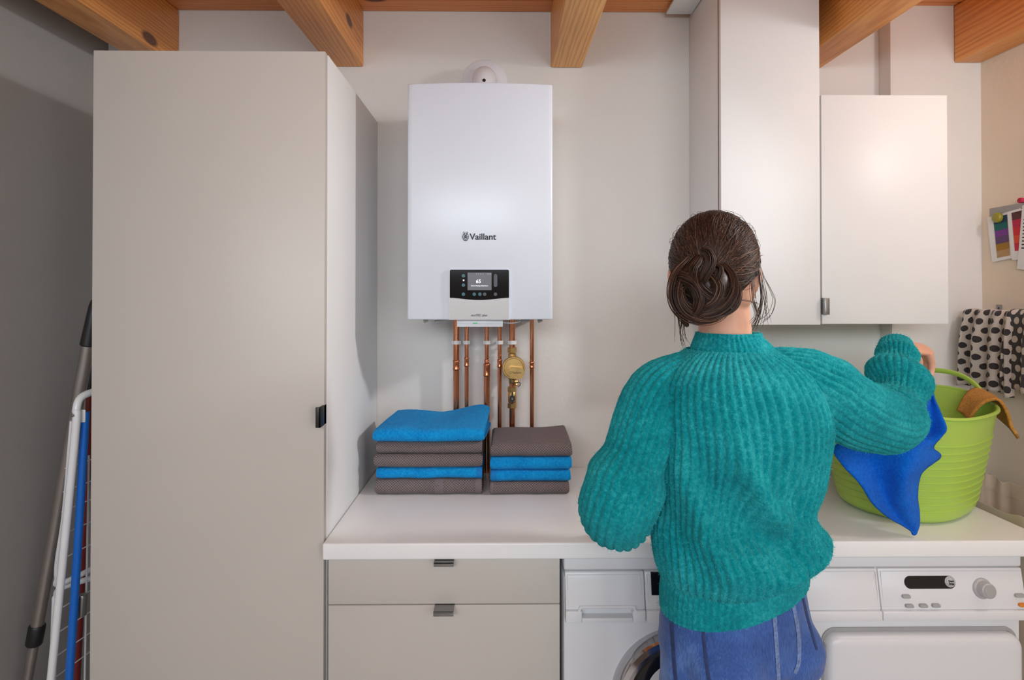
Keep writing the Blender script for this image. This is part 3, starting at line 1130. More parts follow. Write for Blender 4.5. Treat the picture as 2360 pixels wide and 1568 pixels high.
# raised arch frame over the grip
arch = [(hx0 - .010, 1.4755, zl0 - .004), (hx0 - .006, 1.478, zl0 + .001), (hx0 - .003, 1.4785, zl0 + .006), (hx0 + .004, 1.479, zl0 + .008),
        (hx1 - .004, 1.479, zl0 + .008), (hx1 + .003, 1.4785, zl0 + .006), (hx1 + .006, 1.478, zl0 + .001), (hx1 + .010, 1.4755, zl0 - .004)]
obj('drawer_arch', MB().tube(smoothpath(arch, 4), .0035, 8), 'appl2', dd)
fr = MB()
fr.tube([(wx0 + .010, 1.4818, zl0 + .004), (wx0 + .008, 1.4935, zg - .007), (xd - .012, 1.4935, zg - .007), (xd - .008, 1.4818, zl0 + .004)], .0009, 6)
obj('drawer_bead', fr, 'appl', dd)
wp = obj('control_panel', sloped(MB(), xd + .001, wx1 - .003, zl0, zg - .001, 1.497, 1.480, 1.53).box(xd + .001, wx1 - .003, 1.474, 1.53, zl1, zl0 - .0005, .003), 'appl2', wm)
fr = MB()
fr.tube([(wx1 - .01, 1.4935, zg - .007), (xd + .006, 1.4935, zg - .007), (xd + .010, 1.4818, zl0 + .004), (wx1 - .01, 1.4818, zl0 + .004)], .0009, 6)
obj('panel_bead', fr, 'appl', wp)
dx0 = at(1501, 1340, 1.488).x
obj('display', sloped(MB(), dx0, dx0 + .16, at(0, 1381, 1.484).z, at(0, 1328, 1.492).z, 1.4915, 1.484, 1.50, .001), 'blackglass', wp)
bx_ = at(1518, 1400, 1.48).x
for k in range(4):
    obj('button', MB().box(bx_ - .008 + k*.04, bx_ + .010 + k*.04, 1.476, 1.49, at(0, 1404, 1.48).z, at(0, 1397, 1.48).z, .003, 3), 'appl', wp)
# porthole
cx_, cz_ = .456, at(1563, 1611, 1.49).z
pd = obj('door', MB().lathe([(.120, .028), (.128, .004), (.136, -.016), (.150, -.024), (.162, -.020), (.172, -.004), (.177, .012), (.177, .02)], (cx_, 1.492, cz_), (0, 1, 0), 64), 'chrome', wm)
obj('door_ring', MB().lathe([(.100, .03), (.112, .012), (.124, .0), (.130, -.006), (.124, .02)], (cx_, 1.492, cz_), (0, 1, 0), 64), 'darksteel', pd)
obj('door_glass', MB().lathe([(.001, .02), (.05, .017), (.09, .010), (.118, .006), (.126, .016), (.126, .024)], (cx_, 1.492, cz_), (0, 1, 0), 48), 'glassdark', pd)

dy = thing('tumble_dryer', (1.06, 1.8, 0), 'white tumble dryer with rotary knob and square door beneath the lime basket', 'dryer')
tx0, tx1 = .757, at(2352, 1290, 1.50).x
zg2 = at(2200, 1308, 1.50).z
zp0, zp1 = at(2200, 1404, 1.485).z, at(2200, 1432, 1.475).z
obj('body', MB().box(tx0, tx1, 1.503, 2.04, 0.012, .82, 0.006), 'appl', dy)
obj('lid', MB().box(tx0, tx1, 1.497, 2.03, zg2 + .0015, .852, 0.005, 3), 'appl', dy)
for fx_, fy_ in ((.80, 1.56), (1.31, 1.56), (.80, 1.98), (1.31, 1.98)):
    obj('foot', MB().lathe([(.018, 0), (.02, .004), (.012, .008), (.012, .014)], (fx_, fy_, 0), (0, 0, 1), 12), 'black', dy)
xs2 = at(2027, 1370, 1.488).x
fp = obj('filter_cover', sloped(MB(), tx0 + .002, xs2 - .0008, zp0, zg2 - .001, 1.497, 1.480, 1.53).box(tx0 + .002, xs2 - .0008, 1.474, 1.53, zp1, zp0 - .0004, .003), 'appl2', dy)
fr = MB().tube([(tx0 + .01, 1.4935, zg2 - .007), (xs2 - .008, 1.4935, zg2 - .007), (xs2 - .006, 1.4818, zp0 + .003), (tx0 + .01, 1.4818, zp0 + .003)], .0009, 6)
obj('cover_bead', fr, 'appl', fp)
cpn = obj('control_panel', sloped(MB(), xs2 + .0008, tx1 - .001, zp0, zg2 - .001, 1.497, 1.480, 1.53).box(xs2 + .0008, tx1 - .001, 1.474, 1.53, zp1, zp0 - .0004, .003), 'appl2', dy)
fr = MB().tube([(tx1 - .006, 1.4935, zg2 - .007), (xs2 + .006, 1.4935, zg2 - .007), (xs2 + .007, 1.4818, zp0 + .003), (tx1 - .006, 1.4818, zp0 + .003)], .0009, 6)
obj('panel_bead', fr, 'appl', cpn)


def ypan(z):
    return 1.480 + .017*(z - zp0)/(zg2 - .001 - zp0)


def slab(px0, px1, py0, py1, r, mat, nm, thick, par, n=8):
    q0, q1 = at(px0, py1, 1.488), at(px1, py0, 1.488)
    m_ = MB()
    poly = rrect(q0.x, q1.x, q0.z, q1.z, min(r, (q1.z - q0.z)/2 - .0001), n)
    k = len(poly)
    ins = [(q0.x + (q1.x - q0.x)*(.5 + (x - (q0.x + q1.x)/2)/(q1.x - q0.x)*.94), (q0.z + q1.z)/2 + (z - (q0.z + q1.z)/2)*.88) for x, z in poly]
    rings = [[(x, ypan(z) + .004, z) for x, z in poly], [(x, ypan(z) - thick*.7, z) for x, z in poly], [(x, ypan(z) - thick, z) for x, z in ins]]
    m_.loft(rings)
    return obj(nm, m_, mat, par)


slab(2086, 2204, 1330, 1358, .02, 'blackglass', 'display', .0008, cpn, 12)
q = at(2192.5, 1343.5, 1.486)
ax = (0, 1, -.17)
sb = obj('start_button', MB().lathe([(.0005, -.0050), (.0095, -.0048), (.0108, -.0040), (.0112, -.0028), (.0136, -.0022), (.0142, .0), (.0142, .006)], (q.x, ypan(q.z), q.z), ax, 32), 'silver', cpn)
st1 = text_mb('Start', .0075, q.x, ypan(q.z) - .0054, q.z + .0012)
st2 = text_mb('Stop', .0075, q.x, ypan(q.z) - .0064, q.z - .0052)
st1.add(st2.v, st2.f)
obj('button_text', st1, 'ink', sb)
q = at(2266, 1358, 1.486)
kn = obj('rotary_knob', MB().lathe([(.0005, -.0245), (.016, -.0242), (.0185, -.022), (.0195, -.015), (.0205, -.006), (.0245, -.003), (.026, .0), (.026, .006)], (q.x, ypan(q.z), q.z), ax, 40), 'silver', cpn)
obj('knob_face', MB().lathe([(.0005, -.0262), (.0142, -.0258), (.0155, -.0245), (.0155, -.022)], (q.x, ypan(q.z), q.z), ax, 32), 'greybtn', kn)
for px0, px1, py, mm in ((2076, 2095, 1373, 'greybtn'), (2081, 2100, 1393, 'greybtn'), (2113, 2132, 1392.5, 'greybtn'), (2142, 2161, 1392, 'greybtn'), (2335, 2358, 1371, 'greybtn'), (2341, 2360, 1391, 'orangebtn')):
    slab(px0, px1, py - 4, py + 4, .006, mm, 'button', .006, cpn)
# dryer door
dx0, dx1 = at(1899, 1500, 1.49).x, tx1 - .012
dzt = at(2000, 1452, 1.49).z
fx0, fx1 = dx0, dx1
surround = MB()
rings = []
for yy, s in ((1.504, 0.0), (1.4995, 0.0), (1.4995, .007), (1.506, .009)):
    rings.append([(x, yy, z) for x, z in rrect(dx0 + s, dx1 - s, .20 + s, dzt - s, .035 - s*.6, 10)])
surround.loft(rings, True, False)
obj('door_surround', surround, 'greybtn', dy)
dm = MB()
rings = []
for yy, s in ((1.52, .004), (1.496, .003), (1.484, .0035), (1.476, .008), (1.4725, .016), (1.472, .03)):
    rings.append([(x, yy, z) for x, z in rrect(dx0 + s, dx1 - s, .20 + s, dzt - .006 - s, max(.035 - s*.5, .012), 10)])
dm.loft(rings)
ddr = obj('door', dm, 'appl', dy)
q = at(1899, 1505, 1.48)
obj('door_grip', MB().box(dx0 + .001, dx0 + .0085, 1.484, 1.50, q.z - .017, q.z + .017, .002), 'greybtn', ddr)

# ------------------------------------------------------------------ laundry airer and poles beside the wardrobe
ya = 1.535
ar = thing('drying_rack', (-1.25, 1.75, 0), 'folded white wire drying rack with a blue rail leaning beside the wardrobe', 'drying rack')


def leg(name, pts, r, mat, n=10, sm_=5, Y=ya):
    P = [q_ if len(q_) == 3 and isinstance(q_, tuple) and abs(q_[0]) < 10 else atp(q_[0], q_[1], q_[2] if len(q_) > 2 else Y) for q_ in pts]
    return obj(name, MB().tube(smoothpath(P, sm_), r, n), mat, ar)


def extend(pa, pb, z):
    t = (z - pa[2])/(pb[2] - pa[2])
    return tuple(pa[k] + (pb[k] - pa[k])*t for k in range(3))


t1, t2 = atp(175, 985, ya), atp(118, 1560, ya)
f1 = extend(t1, t2, .012)
e1 = (-1.112, 1.62, at(205, 897, 1.60).z)
leg('frame_tube', [f1, t2, atp(146, 1280, ya), t1, atp(176, 945, ya + .002), atp(186, 917, ya + .015), (-1.118, 1.585, e1[2] - .004), (-1.108, 1.65, e1[2]), (-1.108, 2.0, e1[2])], .0095, 'whitepaint', 12)
b1, b2 = atp(197, 950, 1.56), atp(160, 1560, 1.545)
leg('blue_rail', [extend(b1, b2, .02), b2, atp(180, 1250, 1.552), b1], .0098, 'bluepl', 12)
c1, c2 = atp(127, 1400, 1.58), atp(121, 1568, 1.58)
leg('inner_frame_tube', [extend(c1, c2, .02), c2, c1, atp(130, 1375, 1.59), atp(150, 1352, 1.62), (-1.125, 1.72, at(208, 1320, 1.68).z), (-1.12, 2.0, at(208, 1320, 1.68).z + .006)], .0082, 'whitepaint', 10)
leg('inner_frame_tube', [atp(168, 970, 1.55), atp(150, 1180, 1.56), atp(134, 1290, 1.575), atp(133, 1330, 1.58), atp(142, 1345, 1.60), (-1.14, 1.70, at(205, 1298, 1.66).z), (-1.13, 2.0, at(205, 1298, 1.66).z + .006)], .0075, 'whitepaint', 10)
obj('cross_wire_side', MB().tube([atp(205, 1050, 1.60), extend(atp(205, 1050, 1.60), atp(195, 1568, 1.60), .02)], .0025, 6), 'whitepaint', ar)
for py in (1068, 1122, 1168, 1224, 1282, 1400, 1455, 1510, 1560):
    a_ = at(150 - (py - 1068)*.075, py + 12, 1.57)
    b_ = (a_.x + .06, 1.98, a_.z + .004)
    obj('wire', MB().tube([a_[:], b_], .0017, 6), 'whitepaint', ar)
q = at(168, 958, ya - .009)
obj('rivet', MB().lathe([(.0005, -.003), (.004, -.002), (.0048, .001)], q, (0, 1, 0), 12), 'steel', ar)
q = at(188, 955, 1.55)
obj('hinge_plate', MB().box(q.x - .008, q.x + .010, 1.548, 1.553, q.z - .022, q.z + .012, .002), 'whitepaint', ar)
q = at(189, 1395, 1.575)
obj('hinge_clamp', MB().lathe([(.0105, -.028), (.0115, -.026), (.0115, .026), (.0105, .028)], q, (.04, 0, 1), 14), 'steel', ar)

p0, p1 = atp(203, 795, 1.66), atp(72, 1520, 1.66)
pf = extend(p0, p1, .0)
ph = extend(p0, p1, at(0, 688, 1.66).z)
tp = thing('telescopic_pole', (pf[0], pf[1], 0), 'silver telescopic pole with a black grip leaning behind the drying rack', 'pole')
pm = extend(p0, p1, at(0, 1462, 1.66).z)
obj('tube', MB().tube([extend(p0, p1, .012), pm], .0135, 16), 'alu', tp)
obj('tube', MB().tube([pm, p0], .0165, 16), 'alu', tp)
obj('collar', MB().tube([extend(p0, p1, pm[2] - .030), extend(p0, p1, pm[2] - .026), extend(p0, p1, pm[2] + .022), extend(p0, p1, pm[2] + .026)], [.0185, .021, .021, .0185], 16), 'black', tp)
obj('grip', MB().tube([extend(p0, p1, p0[2] - .004), p0, extend(p0, p1, p0[2] + .06), extend(p0, p1, ph[2] - .02), extend(p0, p1, ph[2] - .006), ph], [.0175, .0205, .018, .0155, .012, .004], 16), 'black', tp)
obj('end_cap', MB().tube([pf, extend(p0, p1, .03)], .0158, 14), 'black', tp)

r0, r1 = atp(209, 900, 1.74), atp(185, 1380, 1.74)
rp = thing('red_pole', extend(r0, r1, 0), 'dark red pole with a black top tucked behind the drying rack', 'pole')
obj('shaft', MB().tube([extend(r0, r1, .0), r0], .011, 12), 'redpl', rp)
obj('grip', MB().tube([extend(r0, r1, r0[2] - .01), extend(r0, r1, r0[2] + .085), extend(r0, r1, r0[2] + .09)], [.0125, .011, .006], 12), 'black', rp)

# ------------------------------------------------------------------ right wall: magnetic board, cards, rail, towel, hook, bag
XWALL = XR
def rw(px, py, off=0.0):
    """point on the right wall (off metres in front of it) at photo pixel"""
    d = RCAM @ Vector(((px - PPX)/FPX, -(py - PPY)/FPX, -1.0))
    return EYE + d*((XWALL - off - EYE.x)/d.x)


a_ = rw(2283, 481)
b_ = rw(2283, 520)
mbz0, mbz1 = b_.z, a_.z
obj_ = tag(obj('magnetic_strip', MB().box(XWALL - .004, XWALL - .0003, 1.45, a_.y, a_.z - .05, a_.z, .001), 'steel'),
           'grey metal magnet strip on the wall above the dotted towel', 'board')


def wall_card(name, label, P, off, thick, mat, cat):
    """P: four photo pixels TL TR BR BL of a sheet on the wall"""
    q_ = [rw(px, py, off) for px, py in P]
    m_ = MB()
    fr_ = [v[:] for v in q_]
    bk = [(v.x + thick, v.y, v.z) for v in q_]
    m_.add(fr_ + bk, [(0, 1, 2, 3), (7, 6, 5, 4), (0, 4, 5, 1), (1, 5, 6, 2), (2, 6, 7, 3), (3, 7, 4, 0)])
    return tag(obj(name, m_, mat, None, smooth=False), label, cat), q_


def bil(q_, u, v):
    top = q_[0].lerp(q_[1], u)
    bot = q_[3].lerp(q_[2], u)
    return top.lerp(bot, v)


def swatch(parent, q_, u0, u1, v0, v1, mats, off=.0006):
    n_ = len(mats)
    for k, mm in enumerate(mats):
        va, vb = v0 + (v1 - v0)*k/n_, v0 + (v1 - v0)*(k + 1)/n_
        zig = []
        nz_ = 5
        left = [(u0 - (.018 if j % 2 else 0), va + (vb - va)*j/(2*nz_)) for j in range(2*nz_ + 1)]
        right = [(u1 + (.018 if j % 2 else 0), va + (vb - va)*j/(2*nz_)) for j in range(2*nz_ + 1)]
        P_ = [[bil(q_, *left[j]), bil(q_, *right[j])] for j in range(2*nz_ + 1)]
        m_ = MB().grid([[(p_.x - off, p_.y, p_.z) for p_ in r_] for r_ in P_])
        m_.grid([[(p_.x - off*.3, p_.y, p_.z) for p_ in r_] for r_ in P_])
        obj('swatch', m_, 'sw_' + mm, parent, smooth=False)


card, q_ = wall_card('sample_card', 'white card with blue, violet and ochre fabric swatches under an olive magnet', [(2275, 502), (2352, 480), (2358, 590), (2286, 605)], .0065, .0008, 'paper', 'card')
swatch(card, q_, .20, .60, .05, .93, ['navy', 'teal', 'violet', 'plum', 'ochre', 'sand'])
card, q_ = wall_card('sample_card', 'white card with red and coral fabric swatches behind a printed sheet', [(2322, 490), (2430, 462), (2440, 590), (2332, 600)], .0085, .0008, 'paper', 'card')
swatch(card, q_, .10, .48, .03, .82, ['brown', 'crimson', 'scarlet', 'coral', 'rose'])
card, q_ = wall_card('printed_sheet', 'white printed sheet pinned over the red swatch card', [(2356, 474), (2460, 450), (2455, 632), (2344, 620)], .0105, .0008, 'paper', 'paper')
for k in range(9):
    v_ = .22 + .055*k
    A, B = bil(q_, .06, v_), bil(q_, .16 + .04*(k % 3), v_)
    obj('print_line', MB().add([(A.x - .0004, A.y, A.z), (B.x - .0004, B.y, B.z), (B.x - .0004, B.y, B.z - .004), (A.x - .0004, A.y, A.z - .004)], [(0, 1, 2, 3)]), 'ink', card, smooth=False)
q = rw(2303, 502, .007)
mg = tag(obj('round_magnet', MB().lathe([(.0005, -.016), (.012, -.0155), (.0155, -.014), (.0175, -.0105), (.0175, -.002), (.016, 0)], q, (1, .0, 0), 28), 'olive'), 'olive round magnet holding the blue and violet swatch card', 'magnet')
q = rw(2357, 462, .005)
tag(obj('round_magnet', MB().lathe([(.0005, -.012), (.008, -.0115), (.009, -.009), (.009, -.001)], q, (1, 0, 0), 20), 'sw_crimson'), 'red round magnet on the grey magnet strip', 'magnet')

xr_ = 1.635
rq = at(2250, 722, 1.99)
rl = thing('towel_rail', (XWALL, 1.80, rq.z), 'dark metal towel rail on the wall holding the dotted towel', 'rail')
zr_ = rq.z
yr0 = 2.005
obj('bar', MB().lathe([(.0095, 0), (.0095, .62)], (xr_, yr0, zr_), (0, -1, 0), 14), 'darksteel', rl)
obj('end_knob', MB().lathe([(.001, 0), (.010, .001), (.0125, .006), (.0125, .016), (.0095, .020)], (xr_, yr0 + .014, zr_), (0, -1, 0), 18), 'darksteel', rl)
for yy in (1.975, 1.42):
    bkt = MB().box(XWALL - .003, XWALL - .0003, yy - .011, yy + .011, zr_ - .02, zr_ + .03, .001)
    bkt.box(xr_ - .004, XWALL - .002, yy - .006, yy + .006, zr_ - .006, zr_ + .004, .001)
    obj('bracket', bkt, 'steel', rl)
    obj('screw', MB().lathe([(.001, 0), (.0035, .0005), (.0038, .002)], (XWALL - .0042, yy, zr_ + .018), (1, 0, 0), 10), 'darksteel', rl)
# dotted towel over the rail: dark and light faces
tl = thing('dotted_towel', (xr_, 1.80, 1.19), 'cream towel with charcoal dots hanging gathered over the rail', 'towel')


def hang(ymin, ymax, zbot, amp, fold, off, name, mat, seed, nu=110, nv=50):
    P, UV = [], []
    back = .20
    front = zr_ - zbot
    Ltot = back + front
    cloth = (ymax - ymin)*1.55
    for i_ in range(nv + 1):
        s = i_/nv*Ltot - back
        row, urow = [], []
        for j in range(nu + 1):
            u = j/nu
            fall = min(1, abs(s)/.10)
            ph = u*fold*2*PI + seed + .5*math.sin(u*7 + seed)
            wv = math.sin(ph)*amp*(.35 + .65*fall) + .004*wob(u*6, s*8, seed, 1.0)
            spread = 1 + .10*max(0, s)/front
            yy = ymax - (u + .02*math.sin(ph*1.3 + 1)*fall)*(ymax - ymin)*spread + (.02*max(0, s)/front)
            r_ = .0125 + off
            if s >= 0:
                t_ = min(s/r_, PI/2)
                if s < r_*PI/2:
                    x, z = xr_ - r_*math.sin(t_), zr_ + r_*math.cos(t_)
                else:
                    x, z = xr_ - r_ - .006*fall, zr_ - (s - r_*PI/2)
                x -= max(0, (wv + amp*.4))*1.0
            else:
                t_ = min(-s/r_, PI/2)
                if -s < r_*PI/2:
                    x, z = xr_ + r_*math.sin(t_), zr_ + r_*math.cos(t_)
                else:
                    x, z = xr_ + r_, zr_ + s + r_*PI/2
                x += wv*.2
                x = min(x, XWALL - .004)
            z += .006*math.sin(u*11 + seed)*max(0, s)/front + (.012*wob(u*5, seed, 0, 1) if abs(s) < .03 else 0)*.4
            row.append((x, yy, z))
            urow.append((u*cloth, s))
        P.append(row)
        UV.append(urow)
    o_ = obj(name, MB().grid(P, UV), mat, tl, angle=80, fix=False)
    sm_ = o_.modifiers.new('thick', 'SOLIDIFY')
    sm_.thickness = .003
    return o_


hang(1.80, 1.992, at(2290, 912, 1.93).z, .015, 3.4, 0, 'front_layer', 'dots', 0.6)
ol = hang(1.50, 1.812, at(2345, 915, 1.82).z, .015, 3.6, .005, 'folded_edge', 'dots_inv', 2.1)
tag(ol, 'charcoal side of the towel with cream dots')

q = rw(2291, 1128)
tag(obj('wall_disc', MB().lathe([(.0005, -.014), (.020, -.013), (.026, -.009), (.028, -.003), (.028, 0)], q, (1, 0, 0), 28), 'darksteel'), 'dark round metal disc on the wall above the canvas bag', 'hook')
# canvas laundry bag standing between machines and wall
bg = MB()
rings = []
bx0, bx1, by0, by1 = 1.435, 1.675, 1.46, 1.99
for i_ in range(40):
    z = .02 + (.915 - .02)*i_/39
    t = i_/39
    ring = []
    for j in range(96):
        a = 2*PI*j/96
        ca, sa = math.cos(a), math.sin(a)
        e = 2/4.5
        x = (bx0 + bx1)/2 + (bx1 - bx0)/2*math.copysign(abs(ca)**e, ca)
        yy = (by0 + by1)/2 + (by1 - by0)/2*math.copysign(abs(sa)**e, sa)
        rip = (.0030*math.sin(a*17 + 2*math.sin(a*3)) + .0022*math.sin(a*31 + 3*math.sin(a*5)))*max(0, (t - .80)/.2) + .006*wob(x*4, yy*4, z*5, 2)
        pull = 1 - .05*math.exp(-((t - .955)/.012)**2)
        zz = z + (.006*math.sin(a*9 + 1) + .004*math.sin(a*23))*max(0, (t - .9)/.1)
        ring.append(((bx0 + bx1)/2 + (x - (bx0 + bx1)/2)*pull + ca*rip, (by0 + by1)/2 + (yy - (by0 + by1)/2)*pull + sa*rip, zz))
    rings.append(ring)
inner = [[((bx0 + bx1)/2 + (x - (bx0 + bx1)/2)*.96, (by0 + by1)/2 + (yy - (by0 + by1)/2)*.97, z - k) for x, yy, z in rings[-1]] for k in (.001, .06, .2)]
bg.loft(rings + inner)
lb = tag(obj('laundry_bag', bg, 'canvas', None, angle=80), 'beige canvas laundry bag with gathered top between the dryer and the wall', 'bag')
dc_ = MB().tube([((bx0 + bx1)/2 + (x - (bx0 + bx1)/2)*1.012, (by0 + by1)/2 + (yy - (by0 + by1)/2)*1.008, z) for x, yy, z in rings[37]], .0022, 6)
obj('drawstring', dc_, 'canvas', lb)

# ------------------------------------------------------------------ lime laundry basket
BC = Vector((1.222, 1.745, ZT))
BANG = math.radians(33)
BH = .300


def bell(a, t, grow=0.0):
    """point on the basket wall, a = angle, t = 0..1 height fraction"""
    A = .198 + .062*t**.9 + grow
    B = .155 + .052*t**.9 + grow
    if t < .08:
        k = 1 - .10*(1 - t/.08)**2
        A, B = A*k, B*k
    ca, sa = math.cos(a), math.sin(a)
    e = 2/2.4
    lx = A*math.copysign(abs(ca)**e, ca)
    ly = B*math.copysign(abs(sa)**e, sa)
    rise = .030*abs(ca)**4*t**3
    x = BC.x + lx*math.cos(BANG) - ly*math.sin(BANG)
    yy = BC.y + lx*math.sin(BANG) + ly*math.cos(BANG)
    return (x, yy, ZT + .0005 + BH*t + rise)


bk_ = thing('laundry_basket', (BC.x, BC.y, ZT), 'lime green ribbed plastic laundry basket on the worktop', 'basket')
NB = 96
m = MB()
outer = [[bell(2*PI*j/NB, t) for j in range(NB)] for t in np.linspace(0, 1, 40)]
innr = [[bell(2*PI*j/NB, t, -.0035) for j in range(NB)] for t in np.linspace(1, .012, 24)]
m.loft(outer + innr)
obj('tub', m, 'lime', bk_)
obj('rim', MB().tube([bell(2*PI*j/NB, 1, .001) for j in range(NB + 1)], .0052, 8, cap=False), 'lime', bk_)
for k in range(10):
    t = .14 + .068*k
    obj('rib', MB().tube([bell(2*PI*j/NB, t,  .0002) for j in range(NB + 1)], .0026, 6, cap=False), 'lime', bk_)
for a0, hh in ((0.0, .052), (PI, .020)):
    P = []
    for k in range(25):
        u = k/24*2 - 1
        aa = a0 + u*.62
        b0 = Vector(bell(aa, 1.0, .001))
        hgt = hh*(1 - u*u)**.75
        P.append((b0.x, b0.y, b0.z + hgt))
    hm = MB().tube(P, .0085, 10, sx=.62)
    obj('handle', hm, 'lime', bk_)

# ochre cloth over the rim
def drape(name, label, cat, rows, mat, thick, nu=26, nv=10, wamp=.004, seed=0):
    """rows: list of polylines of world points; smooth patch through them"""
    R_ = [smoothpath(r_, nv) for r_ in rows]
    cols = list(zip(*R_))
    G = [smoothpath(c_, nv) for c_ in cols]
    P = [list(r_) for r_ in zip(*G)]
    Q = []
    for i_, r_ in enumerate(P):
        row = []
        for j, p_ in enumerate(r_):
            k = wob(p_[0] + seed, p_[1], p_[2], 22)*wamp + wob(p_[0], p_[1] + seed, p_[2], 60)*wamp*.3
            row.append((p_[0] + k*.5, p_[1] + k, p_[2] + k*.4))
        Q.append(row)
    o_ = tag(obj(name, MB().grid(Q), mat, None, angle=80, fix=False), label, cat)
    s_ = o_.modifiers.new('thick', 'SOLIDIFY')
    s_.thickness = thick
    s_.offset = 0
    return o_


def rimframe(a):
    p_ = Vector(bell(a, 1.0, .001))
    q_ = Vector(bell(a, 1.0, .011))
    n_ = (q_ - p_)
    n_.z = 0
    return p_, n_.normalized()


rowsO = [[], [], [], [], [], [], []]
for a, fl, dn in ((-.50, .012, .055), (-.66, .022, .085), (-.82, .020, .100), (-1.0, .010, .075)):
    p_, n_ = rimframe(a)
    for k, (o1, z1_) in enumerate(((-.070, -.045), (-.040, .004), (-.012, .022), (.010, .016), (.022 + fl*.4, -.020), (.024 + fl, -.45*dn - .02), (.026 + fl*1.9, -dn))):
        rowsO[k].append(tuple(p_ + n_*o1 + Vector((0, 0, z1_))))
drape('ochre_cloth', 'ochre terry cloth hanging over the rim of the lime basket', 'cloth', rowsO, 'terry_orange', .008, nv=7, wamp=.006, seed=3)
#PART3
# ------------------------------------------------------------------ woman seen from behind
PHI = math.radians(20)                        # chest turned a little to her left
TR = np.array((math.cos(PHI), math.sin(PHI), 0))     # her right
TB = np.array((math.sin(PHI), -math.cos(PHI), 0))    # her back
UZ = np.array((0, 0, 1.0))
HYAW = math.radians(20)                       # head turned to her right
HF = np.array((math.sin(HYAW), math.cos(HYAW), 0))
HR = np.array((math.cos(HYAW), -math.sin(HYAW), 0))
HC = np.array((.4586, 1.25, 1.605))


def ell(m, c, ax, n=20):
    """ellipsoid; ax: three axis vectors"""
    c = np.array(c, dtype=float)
    rings = []
    for i_ in range(1, n):
        t = PI*i_/n
        rings.append([tuple(c + ax[2]*math.cos(t) + (ax[0]*math.cos(2*PI*j/(n + 4)) + ax[1]*math.sin(2*PI*j/(n + 4)))*math.sin(t)) for j in range(n + 4)])
    return m.loft(rings)


def section(c, a, b, e, th):
    ca, sa = math.cos(th), math.sin(th)
    return c + TR*a*math.copysign(abs(ca)**(2/e), ca) - TB*b*math.copysign(abs(sa)**(2/e), sa)


def trunk(m, rows, n=48, e=2.2):
    m.loft([[tuple(section(np.array((r[1], r[2], r[0])), r[3], r[4], e, 2*PI*j/n)) for j in range(n)] for r in rows])


ELB_L, WR_L = np.array((.228, 1.18, 1.085)), np.array((.300, 1.400, 1.045))
SH_L = np.array(atp(1500, 890, 1.235))
SH_R = np.array(atp(1875, 880, 1.255))
ELB_R, WR_R = np.array(atp(2062, 962, 1.33)), np.array(atp(2066, 800, 1.47))


def hand(m, W, K, wdir, fdir, curl, size=1.0):
    """palm from wrist W to knuckles K; wdir across towards the thumb; fdir first finger direction; curl = direction fingers bend to"""
    W, K, wd_, fd, cl = [np.array(v, dtype=float) for v in (W, K, wdir, fdir, curl)]
    wd_ /= np.linalg.norm(wd_)
    pd_ = (K - W)/np.linalg.norm(K - W)
    nn = np.cross(pd_, wd_)
    rings = []
    for t, hw, ht in ((-.12, .026, .019), (.1, .029, .018), (.45, .039, .0165), (.8, .0425, .0145), (1.0, .041, .012), (1.08, .034, .008)):
        c = W + (K - W)*t
        rings.append([tuple(c + wd_*hw*size*math.cos(2*PI*j/20) + nn*ht*size*math.sin(2*PI*j/20)) for j in range(20)])
    m.loft(rings)
    tips = []
    for i_, (ln, r) in enumerate(((.070, .0088), (.080, .0090), (.074, .0086), (.058, .0078))):
        off = wd_*(.0325 - .0217*i_)*size
        b0 = K - pd_*.012 + off
        d1 = fd/np.linalg.norm(fd)
        d2 = (d1*.5 + cl*.7)
        d2 /= np.linalg.norm(d2)
        d3 = (cl - d1*.35)
        d3 /= np.linalg.norm(d3)
        p1 = b0 + d1*ln*.48
        p2 = p1 + d2*ln*.34
        p3 = p2 + d3*ln*.26
        P = smoothpath([b0, b0 + (p1 - b0)*.5, p1, p2, p3], 4)
        m.tube(P, [r*size*(1.06 - .22*k/len(P)) for k in range(len(P))], 10)
        ell(m, p3, [np.array((r*.8, 0, 0)), np.array((0, r*.8, 0)), np.array((0, 0, r*.8))], 8)
        tips.append(p3)
    tb = W + (K - W)*.22 + wd_*.024*size
    t1_ = tb + (wd_*.75 + pd_*.55 + cl*.25)*.036
    t2_ = t1_ + (pd_*.65 + cl*.65 - wd_*.1)*.031
    t3_ = t2_ + (pd_*.45 + cl*.75 - wd_*.4)*.022
    P = smoothpath([W + (K - W)*.15 + wd_*.008, tb, t1_, t2_, t3_], 4)
    m.tube(P, [.0135 - .0045*k/len(P) for k in range(len(P))], 10)
    return tips


bd = MB()
trunk(bd, [(.74, .497, 1.24, .13, .09), (.80, .497, 1.24, .14, .105), (.90, .497, 1.24, .13, .09), (1.02, .49, 1.24, .115, .08), (1.15, .497, 1.24, .13, .09), (1.28, .51, 1.245, .15, .095), (1.36, .506, 1.25, .135, .08), (1.41, .494, 1.258, .08, .062), (1.43, .488, 1.26, .06, .056)])
NKB, NKT = np.array((.490, 1.262, 1.38)), np.array((.474, 1.262, 1.56))
bd.tube([NKB, (.488, 1.262, 1.45), (.483, 1.260, 1.50), NKT], [.056, .0555, .0555, .057], 24)
ell(bd, HC + UZ*.008, [HR*.074, HF*.094, UZ*.094])
ell(bd, HC + HF*.028 - UZ*.045, [HR*.0665, HF*.066, UZ*.078])
ell(bd, HC + HF*.066 - UZ*.098, [HR*.030, HF*.026, UZ*.024])
bd.tube([HC + HF*.086 + UZ*.008, HC + HF*.100 - UZ*.012, HC + HF*.112 - UZ*.032, HC + HF*.094 - UZ*.042], [.008, .0095, .0125, .009], 10)
